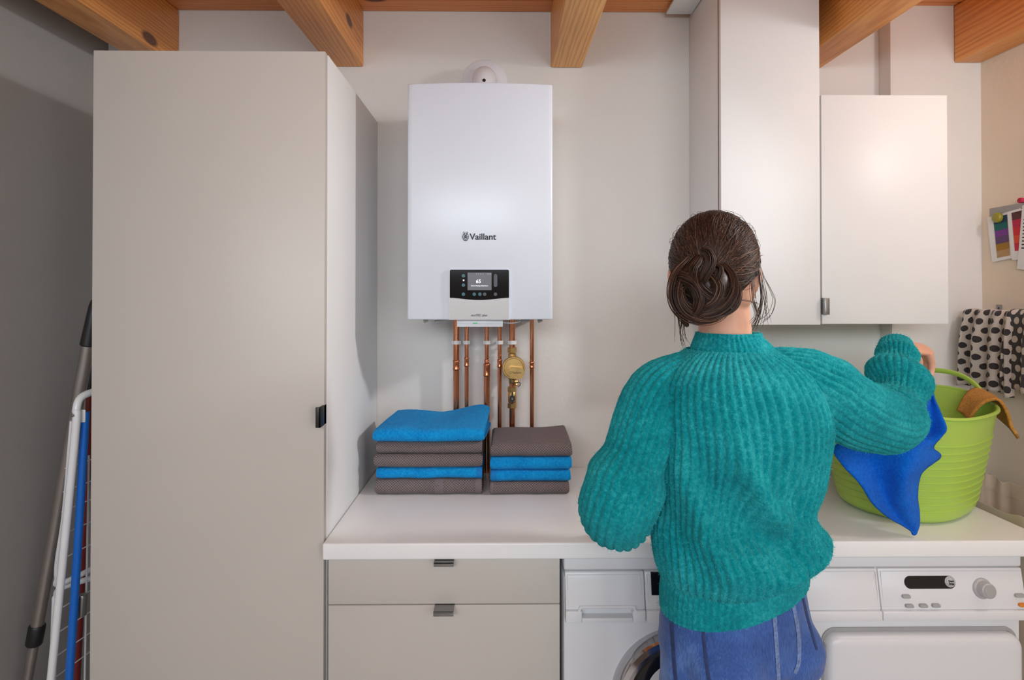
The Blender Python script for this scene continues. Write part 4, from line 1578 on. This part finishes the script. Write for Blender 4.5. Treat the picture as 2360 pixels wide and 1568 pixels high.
for s in (-1, 1):
    ell(bd, HC + HF*.082 + HR*s*.032 + UZ*.016, [HR*.020, HF*.010, UZ*.007], 10)          # brow
    ell(bd, HC + HF*.070 + HR*s*.036 - UZ*.030, [HR*.020, HF*.018, UZ*.018], 10)          # cheek
    ell(bd, HC + HR*s*.054 - HF*.004 - UZ*.058, [HR*.029, HF*.034, UZ*.048], 14)         # jaw angle
    ec = HC + HR*s*.0845 - HF*.010 - UZ*.038
    ell(bd, ec, [HR*s*.0065 - HF*.004, HF*.0155, UZ*.031], 14)
    ell(bd, ec + HR*s*.006 - HF*.006 + UZ*.008, [HR*s*.0055 - HF*.004, HF*.011, UZ*.021], 12)
ell(bd, HC + HF*.088 - UZ*.066, [HR*.022, HF*.010, UZ*.009], 10)
for S_, E_, W_ in ((SH_L, ELB_L, WR_L), (SH_R, ELB_R, WR_R)):
    bd.tube(smoothpath([S_*.55 + np.array((.497, 1.25, 1.34))*.45, S_, (S_ + E_)/2, E_, (E_*.6 + W_*.4), W_], 4), [.040 - .014*k/20 for k in range(21)], 16)
KR = np.array(atp(2134, 806, 1.530))
hand(bd, WR_R + np.array((.006, .004, .002)), KR, (-.20, -.90, -.25), (.42, .30, -.85), np.array((-.35, -.10, -.93)))
KL = np.array((.360, 1.462, 1.010))
hand(bd, WR_L, KL, (.45, .1, .85), (.6, .55, -.45), np.array((.55, -.55, -.45)))
for s in (-1, 1):
    hp = np.array((.497, 1.24, .80)) + TR*s*.080
    kn_ = np.array((.497, 1.245, .45)) + TR*s*.085
    an = np.array((.497, 1.235, .085)) + TR*s*.090
    bd.tube(smoothpath([hp, (hp + kn_)/2, kn_, kn_*.6 + an*.4 + TB*.012, an], 5), [.075 - .038*k/20 for k in range(21)], 16)
    ell(bd, an - TB*.045 - UZ*.045, [TR*.036, TB*.105, UZ*.032], 14)
body = remeshed(bd, .0042, 5)
pn = tag(obj('person', body, 'skin', None, angle=180, origin=(.497, 1.24, 0)), 'woman with a brown bun in a teal sweater and jeans, seen from behind', 'person')
for s in (-1, 1):
    ey = obj('eye', ell(MB(), HC + HF*.0775 + HR*s*.0315 - UZ*.002, [HR*.013, HF*.013, UZ*.0105], 14), 'eye', pn)
    obj('iris', ell(MB(), HC + HF*.0885 + HR*s*.0315 - UZ*.002, [HR*.0052, HF*.0025, UZ*.0052], 10), 'iris', ey)
    obj('eyebrow', MB().tube(smoothpath([HC + HF*.092 + HR*s*.016 + UZ*.0195, HC + HF*.0925 + HR*s*.032 + UZ*.0235, HC + HF*.082 + HR*s*.048 + UZ*.019], 4), .0022, 6), 'hairbase', pn)
obj('lips', MB().tube(smoothpath([HC + HF*.090 - HR*.021 - UZ*.066, HC + HF*.0985 - HR*.008 - UZ*.0645, HC + HF*.0985 + HR*.008 - UZ*.0645, HC + HF*.090 + HR*.021 - UZ*.066], 5), .0045, 8), 'lip', pn)
q = HC + HR*.083 - HF*.006 - UZ*.072
obj('earring', MB().tube([tuple(q + UZ*.006*math.cos(a) + HF*.006*math.sin(a)) for a in np.linspace(0, 2*PI, 16)], .001, 6), 'gold', pn)

# ---- jeans
jm = MB()
trunk(jm, [(.965, .497, 1.24, .142, .103), (.90, .497, 1.24, .153, .115), (.85, .497, 1.24, .161, .125), (.79, .497, 1.24, .165, .128), (.745, .497, 1.24, .158, .115)], e=2.3)
for s in (-1, 1):
    c = np.array((.497, 1.24, .792)) + TR*s*.074 + TB*.058
    ell(jm, c, [TR*.084, TB*.080, UZ*.078])
    hp = np.array((.497, 1.24, .80)) + TR*s*.080
    kn_ = np.array((.497, 1.245, .45)) + TR*s*.088
    an = np.array((.497, 1.235, .075)) + TR*s*.094
    P = smoothpath([hp, hp*.75 + kn_*.25 + TB*.006, (hp + kn_)/2, kn_, (kn_ + an)/2, an], 5)
    jm.tube(P, list(np.interp(np.linspace(0, 1, len(P)), [0, .2, .4, .6, .8, 1], [.088, .092, .081, .067, .062, .060])), 28)
jb = remeshed(jm, .0055, 8)
V = np.array(jb.v)
for k in range(len(V)):
    x, yy, z = V[k]
    V[k, 1] += .0035*wob(x*1.0, yy, z*2.2, 17)
    V[k, 0] += .003*wob(x, yy + 3, z*2.0, 15)
jb.v = [tuple(p_) for p_ in V]
jn = tag(obj('jeans', jb, 'denim', pn, angle=180), 'blue denim jeans')
tree = BVHTree.FromPolygons([Vector(p_) for p_ in jb.v], jb.f)


def onto(tree_, px, py, lift=0.0):
    d = (at(px, py, 1.0) - EYE).normalized()
    h_, nrm, _, _ = tree_.ray_cast(EYE, d)
    if h_ is None:
        return None
    return h_ + nrm*lift if nrm.dot(d) < 0 else h_ - nrm*lift


def seam(pts, wpx, mat, lift=.0012, nm='seam', nsub=10):
    P = smoothpath([(a, b, 0) for a, b in pts], nsub)
    A, B_ = [], []
    for k in range(len(P)):
        d = P[min(k + 1, len(P) - 1)] - P[max(k - 1, 0)]
        d = d/np.linalg.norm(d)
        nx_, ny_ = -d[1]*wpx/2, d[0]*wpx/2
        a, b = onto(tree, P[k][0] + nx_, P[k][1] + ny_, lift), onto(tree, P[k][0] - nx_, P[k][1] - ny_, lift)
        if a is None or b is None:
            continue
        A.append(a[:])
        B_.append(b[:])
    if len(A) > 2:
        mid = [tuple((np.array(a) + np.array(b))/2 - np.array((0, .0012, 0))) for a, b in zip(A, B_)]
        o_ = obj(nm, MB().grid([A, mid, B_]), mat, jn, angle=80)


seam([(1546, 1400), (1552, 1500), (1560, 1590)], 8, 'stitch_dark')
seam([(1618, 1400), (1625, 1500), (1638, 1590)], 8, 'stitch_dark')
seam([(1782, 1390), (1790, 1500), (1795, 1590)], 9, 'stitch')
seam([(1820, 1360), (1838, 1450), (1841, 1520), (1832, 1552)], 9, 'stitch')
seam([(1848, 1370), (1862, 1430), (1882, 1498)], 5, 'stitch_dark', nm='pocket_edge')
for s in (-1, 1):
    an = np.array((.497, 1.235, .0)) + TR*s*.094
    sm_ = MB()
    for (z, a, b, o_) in ((0, .045, .125, .045), (.02, .047, .128, .045), (.022, .043, .122, .045), (.05, .042, .105, .035), (.08, .038, .06, .0), (.095, .036, .045, -.005)):
        sm_.loft
    rings = [[tuple(an + UZ*(z + .001) - TB*(o_ + b*math.sin(2*PI*j/28)) + TR*a*math.cos(2*PI*j/28)) for j in range(28)] for (z, a, b, o_) in ((0, .045, .125, .045), (.02, .047, .128, .045), (.022, .043, .122, .045), (.05, .042, .105, .035), (.08, .038, .06, .0), (.095, .036, .045, -.005))]
    obj('shoe', MB().loft(rings), 'shoe', pn)

# ---- sweater
def px_row(py, l, r, Y=1.24):
    a, b = at(l, py, Y), at(r, py, Y)
    return a.z, (a.x + b.x)/2, (b.x - a.x)/2


rows = []
for py, l, r, cy, b, e in ((806, 1592, 1788, 1.262, .078, 2.0), (822, 1565, 1820, 1.258, .092, 2.0), (845, 1535, 1862, 1.252, .108, 2.0), (880, 1512, 1896, 1.246, .122, 2.1), (935, 1505, 1918, 1.24, .132, 2.2),
                           (1000, 1512, 1918, 1.238, .134, 2.3), (1060, 1514, 1908, 1.238, .132, 2.3), (1120, 1508, 1892, 1.238, .130, 2.3), (1180, 1502, 1872, 1.238, .130, 2.3),
                           (1212, 1503, 1884, 1.236, .138, 2.3), (1238, 1506, 1898, 1.234, .147, 2.3), (1262, 1511, 1898, 1.234, .149, 2.3), (1281, 1520, 1884, 1.236, .140, 2.3), (1296, 1532, 1862, 1.238, .126, 2.3)):
    z, cx_, hw = px_row(py, l, r)
    # the pixel half-width is the projection of the turned oval on X
    a = math.sqrt(max(hw*hw - (b*math.sin(PHI))**2, .002))/math.cos(PHI)
    rows.append((z, cx_, cy, a, b))
NR = 58
NTH = NR*9
SW = smoothpath(rows, 14)


def seg_d(x, z, poly):
    best = 9
    tt = 0
    tot = len(poly) - 1
    for k in range(tot):
        ax_, az_ = poly[k]
        bx2, bz2 = poly[k + 1]
        dx_, dz_ = bx2 - ax_, bz2 - az_
        t = max(0, min(1, ((x - ax_)*dx_ + (z - az_)*dz_)/(dx_*dx_ + dz_*dz_)))
        d = math.hypot(x - ax_ - dx_*t, z - az_ - dz_*t)
        if d < best:
            best, tt = d, (k + t)/tot
    return best, tt


def pl(pts, Y=1.125):
    return [(at(a, b, Y).x, at(a, b, Y).z) for a, b in pts]


FOLDS = [(pl([(1675, 985), (1712, 1090), (1770, 1180), (1835, 1225), (1892, 1250)]), .0230, .022),
         (pl([(1660, 1090), (1700, 1190), (1770, 1260), (1850, 1295)]), -.0200, .027),
         (pl([(1572, 1000), (1585, 1110), (1625, 1230), (1690, 1320)]), .0180, .020),
         (pl([(1610, 1040), (1640, 1150), (1690, 1250)]), -.0130, .022),
         (pl([(1535, 1170), (1575, 1270), (1640, 1345)]), -.0110, .020),
         (pl([(1850, 1120), (1845, 1200), (1800, 1215)]), -.0150, .024),
         (pl([(1640, 1340), (1760, 1360), (1870, 1300)]), .0100, .018)]


def tilt(z, x):
    k = max(0.0, min(1.0, (1.04 - z)/.11))
    return z + (.21*(x - .515) - .004)*k


def ribf(ph):
    return abs(math.cos(ph/2))**.75


rings = []
for s_ in SW:
    z, cx_, cy, a, b = s_
    c = np.array((cx_, cy, z))
    ring = []
    for j in range(NTH):
        th = 2*PI*j/NTH
        p_ = section(c, a, b, 2.25, th)
        nrm = TR*math.cos(th)/a - TB*math.sin(th)/b
        nrm /= np.linalg.norm(nrm)
        d = 0
        if nrm[1] < .3:
            for poly, A, w_ in FOLDS:
                dd_, tt = seg_d(p_[0], p_[2], poly)
                if dd_ < 3*w_:
                    d += A*math.exp(-(dd_/w_)**2)*min(1, 4*tt + .15)*min(1, 4*(1 - tt) + .2)
        fade = min(1, (rows[0][0] - z)/.02 + .35)
        twist = .10*wob(th*.8, z*3, 0, 1)
        d += .0066*fade*(ribf(NR*(th + twist*.08)) - .6) + .0035*wob(p_[0], p_[1], p_[2], 14) + .0010*wob(p_[0], p_[1], p_[2], 90)
        v_ = p_ + nrm*d
        ring.append((v_[0], v_[1], tilt(v_[2], v_[0])))
    rings.append(ring)
sw = tag(obj('sweater', MB().loft(rings, True, False), 'knit', pn, angle=180), 'teal ribbed mohair sweater')
allsw = list(rings)


def ribbed_band(name, spec, nrib, amp, nth=None):
    """spec rows (z,cx,cy,a,b)"""
    nth = nth or nrib*6
    R_ = []
    for s_ in smoothpath(spec, 8):
        z, cx_, cy, a, b = s_
        c = np.array((cx_, cy, z))
        ring = []
        for j in range(nth):
            th = 2*PI*j/nth
            p_ = section(c, a, b, 2.15, th)
            nrm = TR*math.cos(th)/a - TB*math.sin(th)/b
            nrm /= np.linalg.norm(nrm)
            v_ = p_ + nrm*(amp*math.cos(nrib*th) + .0016*wob(p_[0], p_[1], p_[2], 30))
            ring.append((v_[0], v_[1], tilt(v_[2], v_[0])))
        R_.append(ring)
    obj(name, MB().loft(R_, True, False), 'knit', sw, angle=180)
    allsw.append(R_)


zt_, cxt, hwt = px_row(767, 1616, 1748, 1.255)
zb_, cxb, hwb = px_row(806, 1592, 1788, 1.255)
# collar: outside up, over, inside down
ribbed_band('collar', [(zb_ - .006, cxb, 1.262, .092, .080), (zb_ + .006, cxb - .001, 1.262, .0885, .0765), (zt_ - .010, cxt, 1.262, .0695, .068), (zt_ - .002, cxt, 1.262, .0665, .0655), (zt_, cxt, 1.262, .063, .062), (zt_ - .005, cxt, 1.262, .0605, .0595), (zt_ - .03, cxt, 1.262, .062, .06)], 44, .0010)
hz = .905
hx = at(1690, 1351, 1.24).x
ribbed_band('hem_band', [(.974, hx + .004, 1.238, .163, .124), (.958, hx + .002, 1.238, .163, .1235), (.935, hx, 1.238, .1635, .1235), (hz + .004, hx, 1.238, .1635, .123), (hz, hx, 1.238, .161, .121), (hz + .003, hx, 1.238, .158, .118), (.93, hx, 1.238, .158, .118)], 70, .0008)


def sleeve(spec, nrib, ampr, wr, name='sleeve', n=16, sxk=None):
    """spec (px,py,Y,r)"""
    S_ = smoothpath([tuple(atp(a, b, c)) + (r,) for a, b, c, r in spec], n)
    P = [Vector(s_[:3]) for s_ in S_]
    nth = nrib*8
    R_ = []
    up = None
    L_ = 0
    for k in range(len(P)):
        t = (P[min(k + 1, len(P) - 1)] - P[max(k - 1, 0)]).normalized()
        if k:
            L_ += (P[k] - P[k - 1]).length
        if up is None:
            a_ = Vector((0, -1, 0))
            up = (a_ - t*a_.dot(t)).normalized()
        else:
            up = (up - t*up.dot(t)).normalized()
        s2 = t.cross(up)
        ring = []
        for j in range(nth):
            th = 2*PI*j/nth
            nrm = up*math.cos(th) + s2*math.sin(th)
            r = S_[k][3]
            p0_ = P[k] + nrm*r
            u = k/(len(P) - 1)
            d = .0042*ampr*(ribf(nrib*th) - .6) + .004*wob(p0_.x, p0_.y, p0_.z, 15) + .001*wob(p0_.x, p0_.y, p0_.z, 90) + wr(u, th)
            ring.append((p0_ + nrm*d)[:])
        R_.append(ring)
    obj(name, MB().loft(R_, True, True), 'knit', sw, angle=180)
    allsw.append(R_)
    return P, S_


sleeve([(1632, 848, 1.262, .040), (1580, 870, 1.25, .056), (1527, 906, 1.235, .069), (1493, 965, 1.215, .070), (1468, 1045, 1.198, .070), (1440, 1115, 1.185, .0775), (1422, 1165, 1.185, .0790),
        (1424, 1180, 1.225, .0740), (1432, 1172, 1.29, .062), (1440, 1165, 1.345, .046), (1443, 1162, 1.375, .040)], 26, 1.0,
       lambda u, th: -.006*math.exp(-((u - .42)/.030)**2)*(1 if math.sin(th) < .4 else .3) + .004*math.exp(-((u - .48)/.04)**2))


def wr_right(u, th):
    if u < .50:
        return -.004*math.exp(-((u - .18)/.03)**2)
    k = (u - .50)/.5
    return .0125*math.sin(k*PI*4.3 + .9*math.cos(th) + .6)*min(1, k*5)*min(1, (1 - k)*3.2)


sleeve([(1762, 845, 1.266, .040), (1820, 860, 1.26, .060), (1880, 893, 1.256, .080), (1940, 936, 1.268, .0790), (2000, 962, 1.295, .0760), (2046, 968, 1.325, .0735), (2066, 935, 1.355, .0680),
        (2070, 895, 1.385, .0625), (2068, 858, 1.415, .0560), (2066, 828, 1.44, .0490), (2065, 812, 1.455, .0440)], 28, .9, wr_right)


def cuff(p0, p1, r0_, r1_, nrib=30):
    a, b = Vector(p0), Vector(p1)
    t = (b - a).normalized()
    u_ = t.orthogonal().normalized()
    v_ = t.cross(u_)
    R_ = []
    for f, r in ((0, r0_), (.15, r0_ + .001), (.5, (r0_ + r1_)/2), (.95, r1_), (1.0, r1_ - .002), (.95, r1_ - .005), (.4, r1_ - .005)):
        R_.append([(a.lerp(b, f) + (u_*math.cos(2*PI*j/(nrib*5)) + v_*math.sin(2*PI*j/(nrib*5)))*(r + .0008*math.cos(nrib*2*PI*j/(nrib*5))))[:] for j in range(nrib*5)])
    obj('cuff', MB().loft(R_, True, False), 'knit', sw, angle=180)
    allsw.append(R_)


cuff(atp(2065, 815, 1.452), atp(2064, 792, 1.474), .044, .037)
cuff(atp(1442, 1163, 1.37), tuple(WR_L + (WR_L - ELB_L)*.04), .042, .034)

# mohair fuzz: short loose fibres standing off the knit
fz = MB()
src = [rings] + [r_ for r_ in allsw[len(rings):]]
wts = np.array([len(r_)*len(r_[0]) for r_ in src], dtype=float)
areas = np.array([1.0, .08, .05] + [.30, .36] + [.03, .03])[:len(src)]
NF = 30000
for si, R_ in enumerate(src):
    nf = int(NF*areas[si]/areas.sum())
    A = np.array(R_)
    nr_, nt_ = A.shape[:2]
    for _ in range(nf):
        i_, j = int(rng.integers(1, nr_ - 1)), int(rng.integers(0, nt_))
        p_ = A[i_, j]
        du = A[min(i_ + 1, nr_ - 1), j] - A[i_ - 1, j]
        dv = A[i_, (j + 3) % nt_] - A[i_, (j - 3) % nt_]
        nrm = np.cross(dv, du)
        ln = np.linalg.norm(nrm)
        if ln < 1e-12:
            continue
        nrm /= ln
        cen = A[i_].mean(axis=0)
        if np.dot(nrm, p_ - cen) < 0:
            nrm = -nrm
        rd = rng.normal(size=3)
        d = nrm*.55 + rd*.5
        d /= np.linalg.norm(d)
        l_ = rng.uniform(.002, .0075)
        s_ = np.cross(d, rng.normal(size=3))
        s_ /= np.linalg.norm(s_) + 1e-9
        wv = s_*.00028
        mid = p_ + d*l_*.55
        tip = p_ + d*l_ + np.cross(d, s_)*l_*.35*rng.uniform(-1, 1)
        fz.add([p_ - wv, p_ + wv, mid + wv*.8, mid - wv*.8, tip], [(0, 1, 2, 3), (3, 2, 4)])
fo_ = obj('fuzz', fz, 'fuzz', sw, smooth=False, fix=False)
fo_['kind'] = 'stuff'

# ---- hair
H2 = HC + UZ*.006
HW, HL, HV = .0915, .107, .103


def hs(d, lift=0.0):
    d = np.array(d, dtype=float)
    d = d/np.linalg.norm(d)
    return H2 + HR*d[0]*(HW + lift) + HF*d[1]*(HL + lift) + UZ*d[2]*(HV + lift)


cap = MB()
nu, nv = 72, 48
keep = {}
vs = []
for i_ in range(nv + 1):
    t = PI*i_/nv
    for j in range(nu):
        a = 2*PI*j/nu
        d = (math.sin(t)*math.cos(a), math.sin(t)*math.sin(a), math.cos(t))
        vs.append((hs(d, -.002), d))


def hairy(d):
    x, f, z = d
    if f > .42 and z < .62:
        return False
    if f > .02 and z < .02:
        return False
    if abs(x) > .62 and f > -.22 and z < -.18:
        return False
    if z < -.93:
        return False
    return True


fs = []
for i_ in range(nv):
    for j in range(nu):
        q4 = (i_*nu + j, i_*nu + (j + 1) % nu, (i_ + 1)*nu + (j + 1) % nu, (i_ + 1)*nu + j)
        if all(hairy(vs[k][1]) for k in q4):
            fs.append(q4)
cap.add([tuple(v[0]) for v in vs], fs)
# bun core
ell(cap, at(1624, 668, 1.142), [HR*.054, HF*.036, UZ*.050], 22)
hb = obj('hair', cap, 'hairbase', pn, angle=180)
st = MB()


def strand(P, r=.00075, n=3):
    st.tube(P, [r*(1 if k < len(P) - 2 else .5) for k in range(len(P))], n, cap=False)


DB = np.array((-.13, -.90, -.36))
for k in range(2600):
    al = math.radians(rng.uniform(-99, 99))
    tz = math.cos(al)
    f0 = .52*max(0, math.cos(al*.75)) + .12
    d0 = np.array((math.sin(al), f0, tz))
    if abs(al) > 1.60:
        d0 = np.array((math.sin(al)*.95, -.05, tz))
    t0 = rng.uniform(0, .55) if rng.random() < .6 else 0.0
    jit = rng.normal(size=3)*.03
    lift = rng.uniform(-.0012, .0028)
    ph = rng.uniform(0, 6)
    d1 = DB + rng.normal(size=3)*.12
    P = []
    for t in np.linspace(t0, 1.0, 11):
        s_ = t*t*(3 - 2*t)*.35 + t*.65
        d = d0/np.linalg.norm(d0)*(1 - s_) + d1*s_ + jit*math.sin(t*PI) + np.array((.012*math.sin(ph + t*5), 0, 0))
        # sag over the crown rather than through it
        d = d + np.array((0, 0, .45))*math.sin(s_*PI)*max(0, math.cos(al))
        P.append(hs(d, lift*(1 + .3*math.sin(ph + t*7))))
    strand(P)
for k in range(500):                                     # nape hair swept up to the bun
    x0_ = rng.uniform(-.75, .75)
    d0 = np.array((x0_, -.42 + .12*abs(x0_), -.86 + .2*abs(x0_) + rng.uniform(-.05, .05)))
    d1 = DB + rng.normal(size=3)*.15
    lift = rng.uniform(-.002, .0015)
    strand([hs(d0*(1 - t) + d1*t, lift - .004*(1 - t)) for t in np.linspace(0, 1, 7)])
LOCKS = [([(1588, 604, 1.158), (1566, 636, 1.136), (1560, 678, 1.124), (1576, 712, 1.116), (1612, 730, 1.114), (1648, 728, 1.118), (1676, 712, 1.131)], .0165, 230),
         ([(1610, 596, 1.158), (1598, 626, 1.128), (1606, 660, 1.110), (1634, 684, 1.104), (1664, 684, 1.114), (1688, 668, 1.141)], .0150, 200),
         ([(1660, 612, 1.156), (1678, 640, 1.131), (1680, 672, 1.116), (1662, 702, 1.110), (1630, 720, 1.108), (1592, 722, 1.121)], .0150, 200),
         ([(1556, 640, 1.151), (1574, 640, 1.124), (1598, 656, 1.110), (1612, 684, 1.102), (1606, 714, 1.104), (1586, 736, 1.116)], .0130, 170),
         ([(1690, 640, 1.146), (1698, 672, 1.126), (1690, 706, 1.120), (1660, 730, 1.120)], .0110, 110),
         ([(1620, 628, 1.131), (1644, 640, 1.108), (1656, 664, 1.098), (1646, 694, 1.096), (1622, 712, 1.100)], .0120, 140),
         ([(1606, 668, 1.116), (1624, 634, 1.102), (1636, 604, 1.098), (1630, 582, 1.106), (1616, 574, 1.116)], .0090, 100),
         ([(1640, 672, 1.106), (1656, 640, 1.094), (1659, 620, 1.096), (1650, 612, 1.106)], .0070, 60),
         ([(1568, 690, 1.126), (1566, 722, 1.116), (1578, 742, 1.126), (1584, 752, 1.136)], .0075, 40)]
for pts, R0, ns in LOCKS:
    CP = smoothpath([atp(*p_) for p_ in pts], 7)
    for k in range(ns):
        r = R0*math.sqrt(rng.random())
        a0 = rng.uniform(0, 2*PI)
        tw_ = rng.uniform(-.9, .9) + .6
        r *= 1 + (.3 if rng.random() < .08 else 0)
        P = []
        for i_, c in enumerate(CP):
            u = i_/(len(CP) - 1)
            t = CP[min(i_ + 1, len(CP) - 1)] - CP[max(i_ - 1, 0)]
            t /= np.linalg.norm(t)
            e1_ = np.cross(t, (.1, 1, .2))
            e1_ /= np.linalg.norm(e1_)
            e2_ = np.cross(t, e1_)
            env = (.35 + .65*math.sin(PI*min(1, .15 + u*.8)))
            an_ = a0 + tw_*u
            P.append(c + (e1_*math.cos(an_) + e2_*math.sin(an_))*r*env)
        strand(P, .0008)
WISPS = [([(1742, 600, 1.20), (1750, 640, 1.19), (1756, 690, 1.19), (1746, 735, 1.20), (1738, 752, 1.20)], 14, .006),
         ([(1748, 602, 1.21), (1762, 640, 1.20), (1778, 672, 1.20), (1785, 695, 1.20), (1775, 725, 1.20), (1752, 742, 1.20)], 3, .003),
         ([(1733, 640, 1.19), (1737, 690, 1.17), (1748, 730, 1.17), (1738, 750, 1.17)], 9, .004),
         ([(1750, 605, 1.21), (1762, 690, 1.21), (1770, 745, 1.21)], 4, .004),
         ([(1562, 650, 1.17), (1558, 700, 1.17), (1566, 745, 1.17), (1570, 790, 1.18)], 5, .005),
         ([(1568, 690, 1.16), (1574, 730, 1.16), (1572, 770, 1.17), (1582, 800, 1.17)], 6, .004),
         ([(1560, 670, 1.16), (1566, 715, 1.15), (1568, 752, 1.16)], 8, .004),
         ([(1700, 690, 1.15), (1728, 694, 1.16), (1752, 700, 1.18)], 3, .002)]
for pts, ns, sp in WISPS:
    for k in range(ns):
        o_ = rng.normal(size=3)*sp*.5
        o2 = rng.normal(size=3)*sp*1.2
        CP = smoothpath([atp(*p_) for p_ in pts], 6)
        strand([c + o_*(1 - i_/len(CP)) + o2*(i_/len(CP)) for i_, c in enumerate(CP)], .00055)
for k in range(70):                                       # loose ends round the bun
    a0 = rng.uniform(0, 2*PI)
    c0 = np.array(atp(1624 + 62*math.cos(a0)*rng.uniform(.5, 1), 668 + 54*math.sin(a0)*rng.uniform(.5, 1), 1.112))
    d = np.array((math.cos(a0 + rng.normal()*.9), -.15, -math.sin(a0 + rng.normal()*.9)))
    d2 = np.array((-math.sin(a0), -.2, -math.cos(a0)))*rng.choice((-1, 1))
    l_ = rng.uniform(.010, .022)
    strand([c0 + d2*l_*t + d*l_*.8*t*t for t in np.linspace(0, 1, 7)], .0006)
for k in range(70):                                       # flyaways
    d0 = np.array((rng.uniform(-1, 1), rng.uniform(-.9, .4), rng.uniform(-.1, 1)))
    d1 = d0 + rng.normal(size=3)*.35
    strand([hs(d0*(1 - t) + d1*t, .002 + rng.uniform(.003, .008)*math.sin(t*PI)) for t in np.linspace(0, 1, 8)], .0004)
ho = obj('hair_strands', st, 'hair', hb, angle=180, fix=False)
ho['kind'] = 'stuff'

# ------------------------------------------------------------------ blue cloth in her right hand
G = at(2130, 872, 1.535)
clr = [
    [G[:], atp(2133, 876, 1.532), atp(2138, 880, 1.53)],
    [atp(2090, 925, 1.525), atp(2128, 925, 1.505), atp(2150, 925, 1.52)],
    [atp(2010, 985, 1.515), atp(2070, 990, 1.490), atp(2130, 985, 1.505), atp(2178, 985, 1.515)],
]
CL = [((2136, 868), (2140, 868), (2144, 869), (2148, 870)),
      ((2104, 912), (2122, 912), (2142, 912), (2153, 915)),
      ((2030, 965), (2080, 960), (2135, 955), (2170, 955)),
      ((1962, 1005), (2040, 1003), (2125, 1000), (2180, 995)),
      ((1922, 1036), (2010, 1042), (2105, 1040), (2150, 1030)),
      ((1948, 1078), (2018, 1082), (2092, 1078), (2166, 1052)),
      ((1985, 1118), (2032, 1124), (2082, 1116), (2122, 1092)),
      ((2012, 1160), (2048, 1165), (2085, 1152), (2113, 1140)),
      ((2050, 1194), (2072, 1196), (2096, 1186), (2117, 1180)),
      ((2096, 1222), (2102, 1222), (2110, 1216), (2118, 1208)),
      ((2104, 1234), (2106, 1234), (2109, 1232), (2112, 1229))]
YO = [(.0, .0, .0, .0), (.0, -.018, .006, .0), (.004, -.022, .010, -.004), (.006, -.012, .012, -.012), (.004, .012, -.016, .004), (-.004, .012, -.020, .010), (-.006, .010, -.018, .006), (-.004, .008, -.014, .006),
      (0, .005, -.008, .004), (0, .002, -.003, .002), (0, 0, 0, 0)]
rowsC = []
for k, r_ in enumerate(CL):
    base = 1.535 - .052*min(1, k/1.5) + .002*max(0, k - 6)
    rowsC.append([atp(px, py, base + 1.7*YO[k][i_]) for i_, (px, py) in enumerate(r_)])
drape('blue_cloth', 'royal blue terry cloth dangling from the woman\'s hand in front of the lime basket', 'cloth', rowsC, 'terry_royal', .006, nv=8, wamp=.004, seed=5)
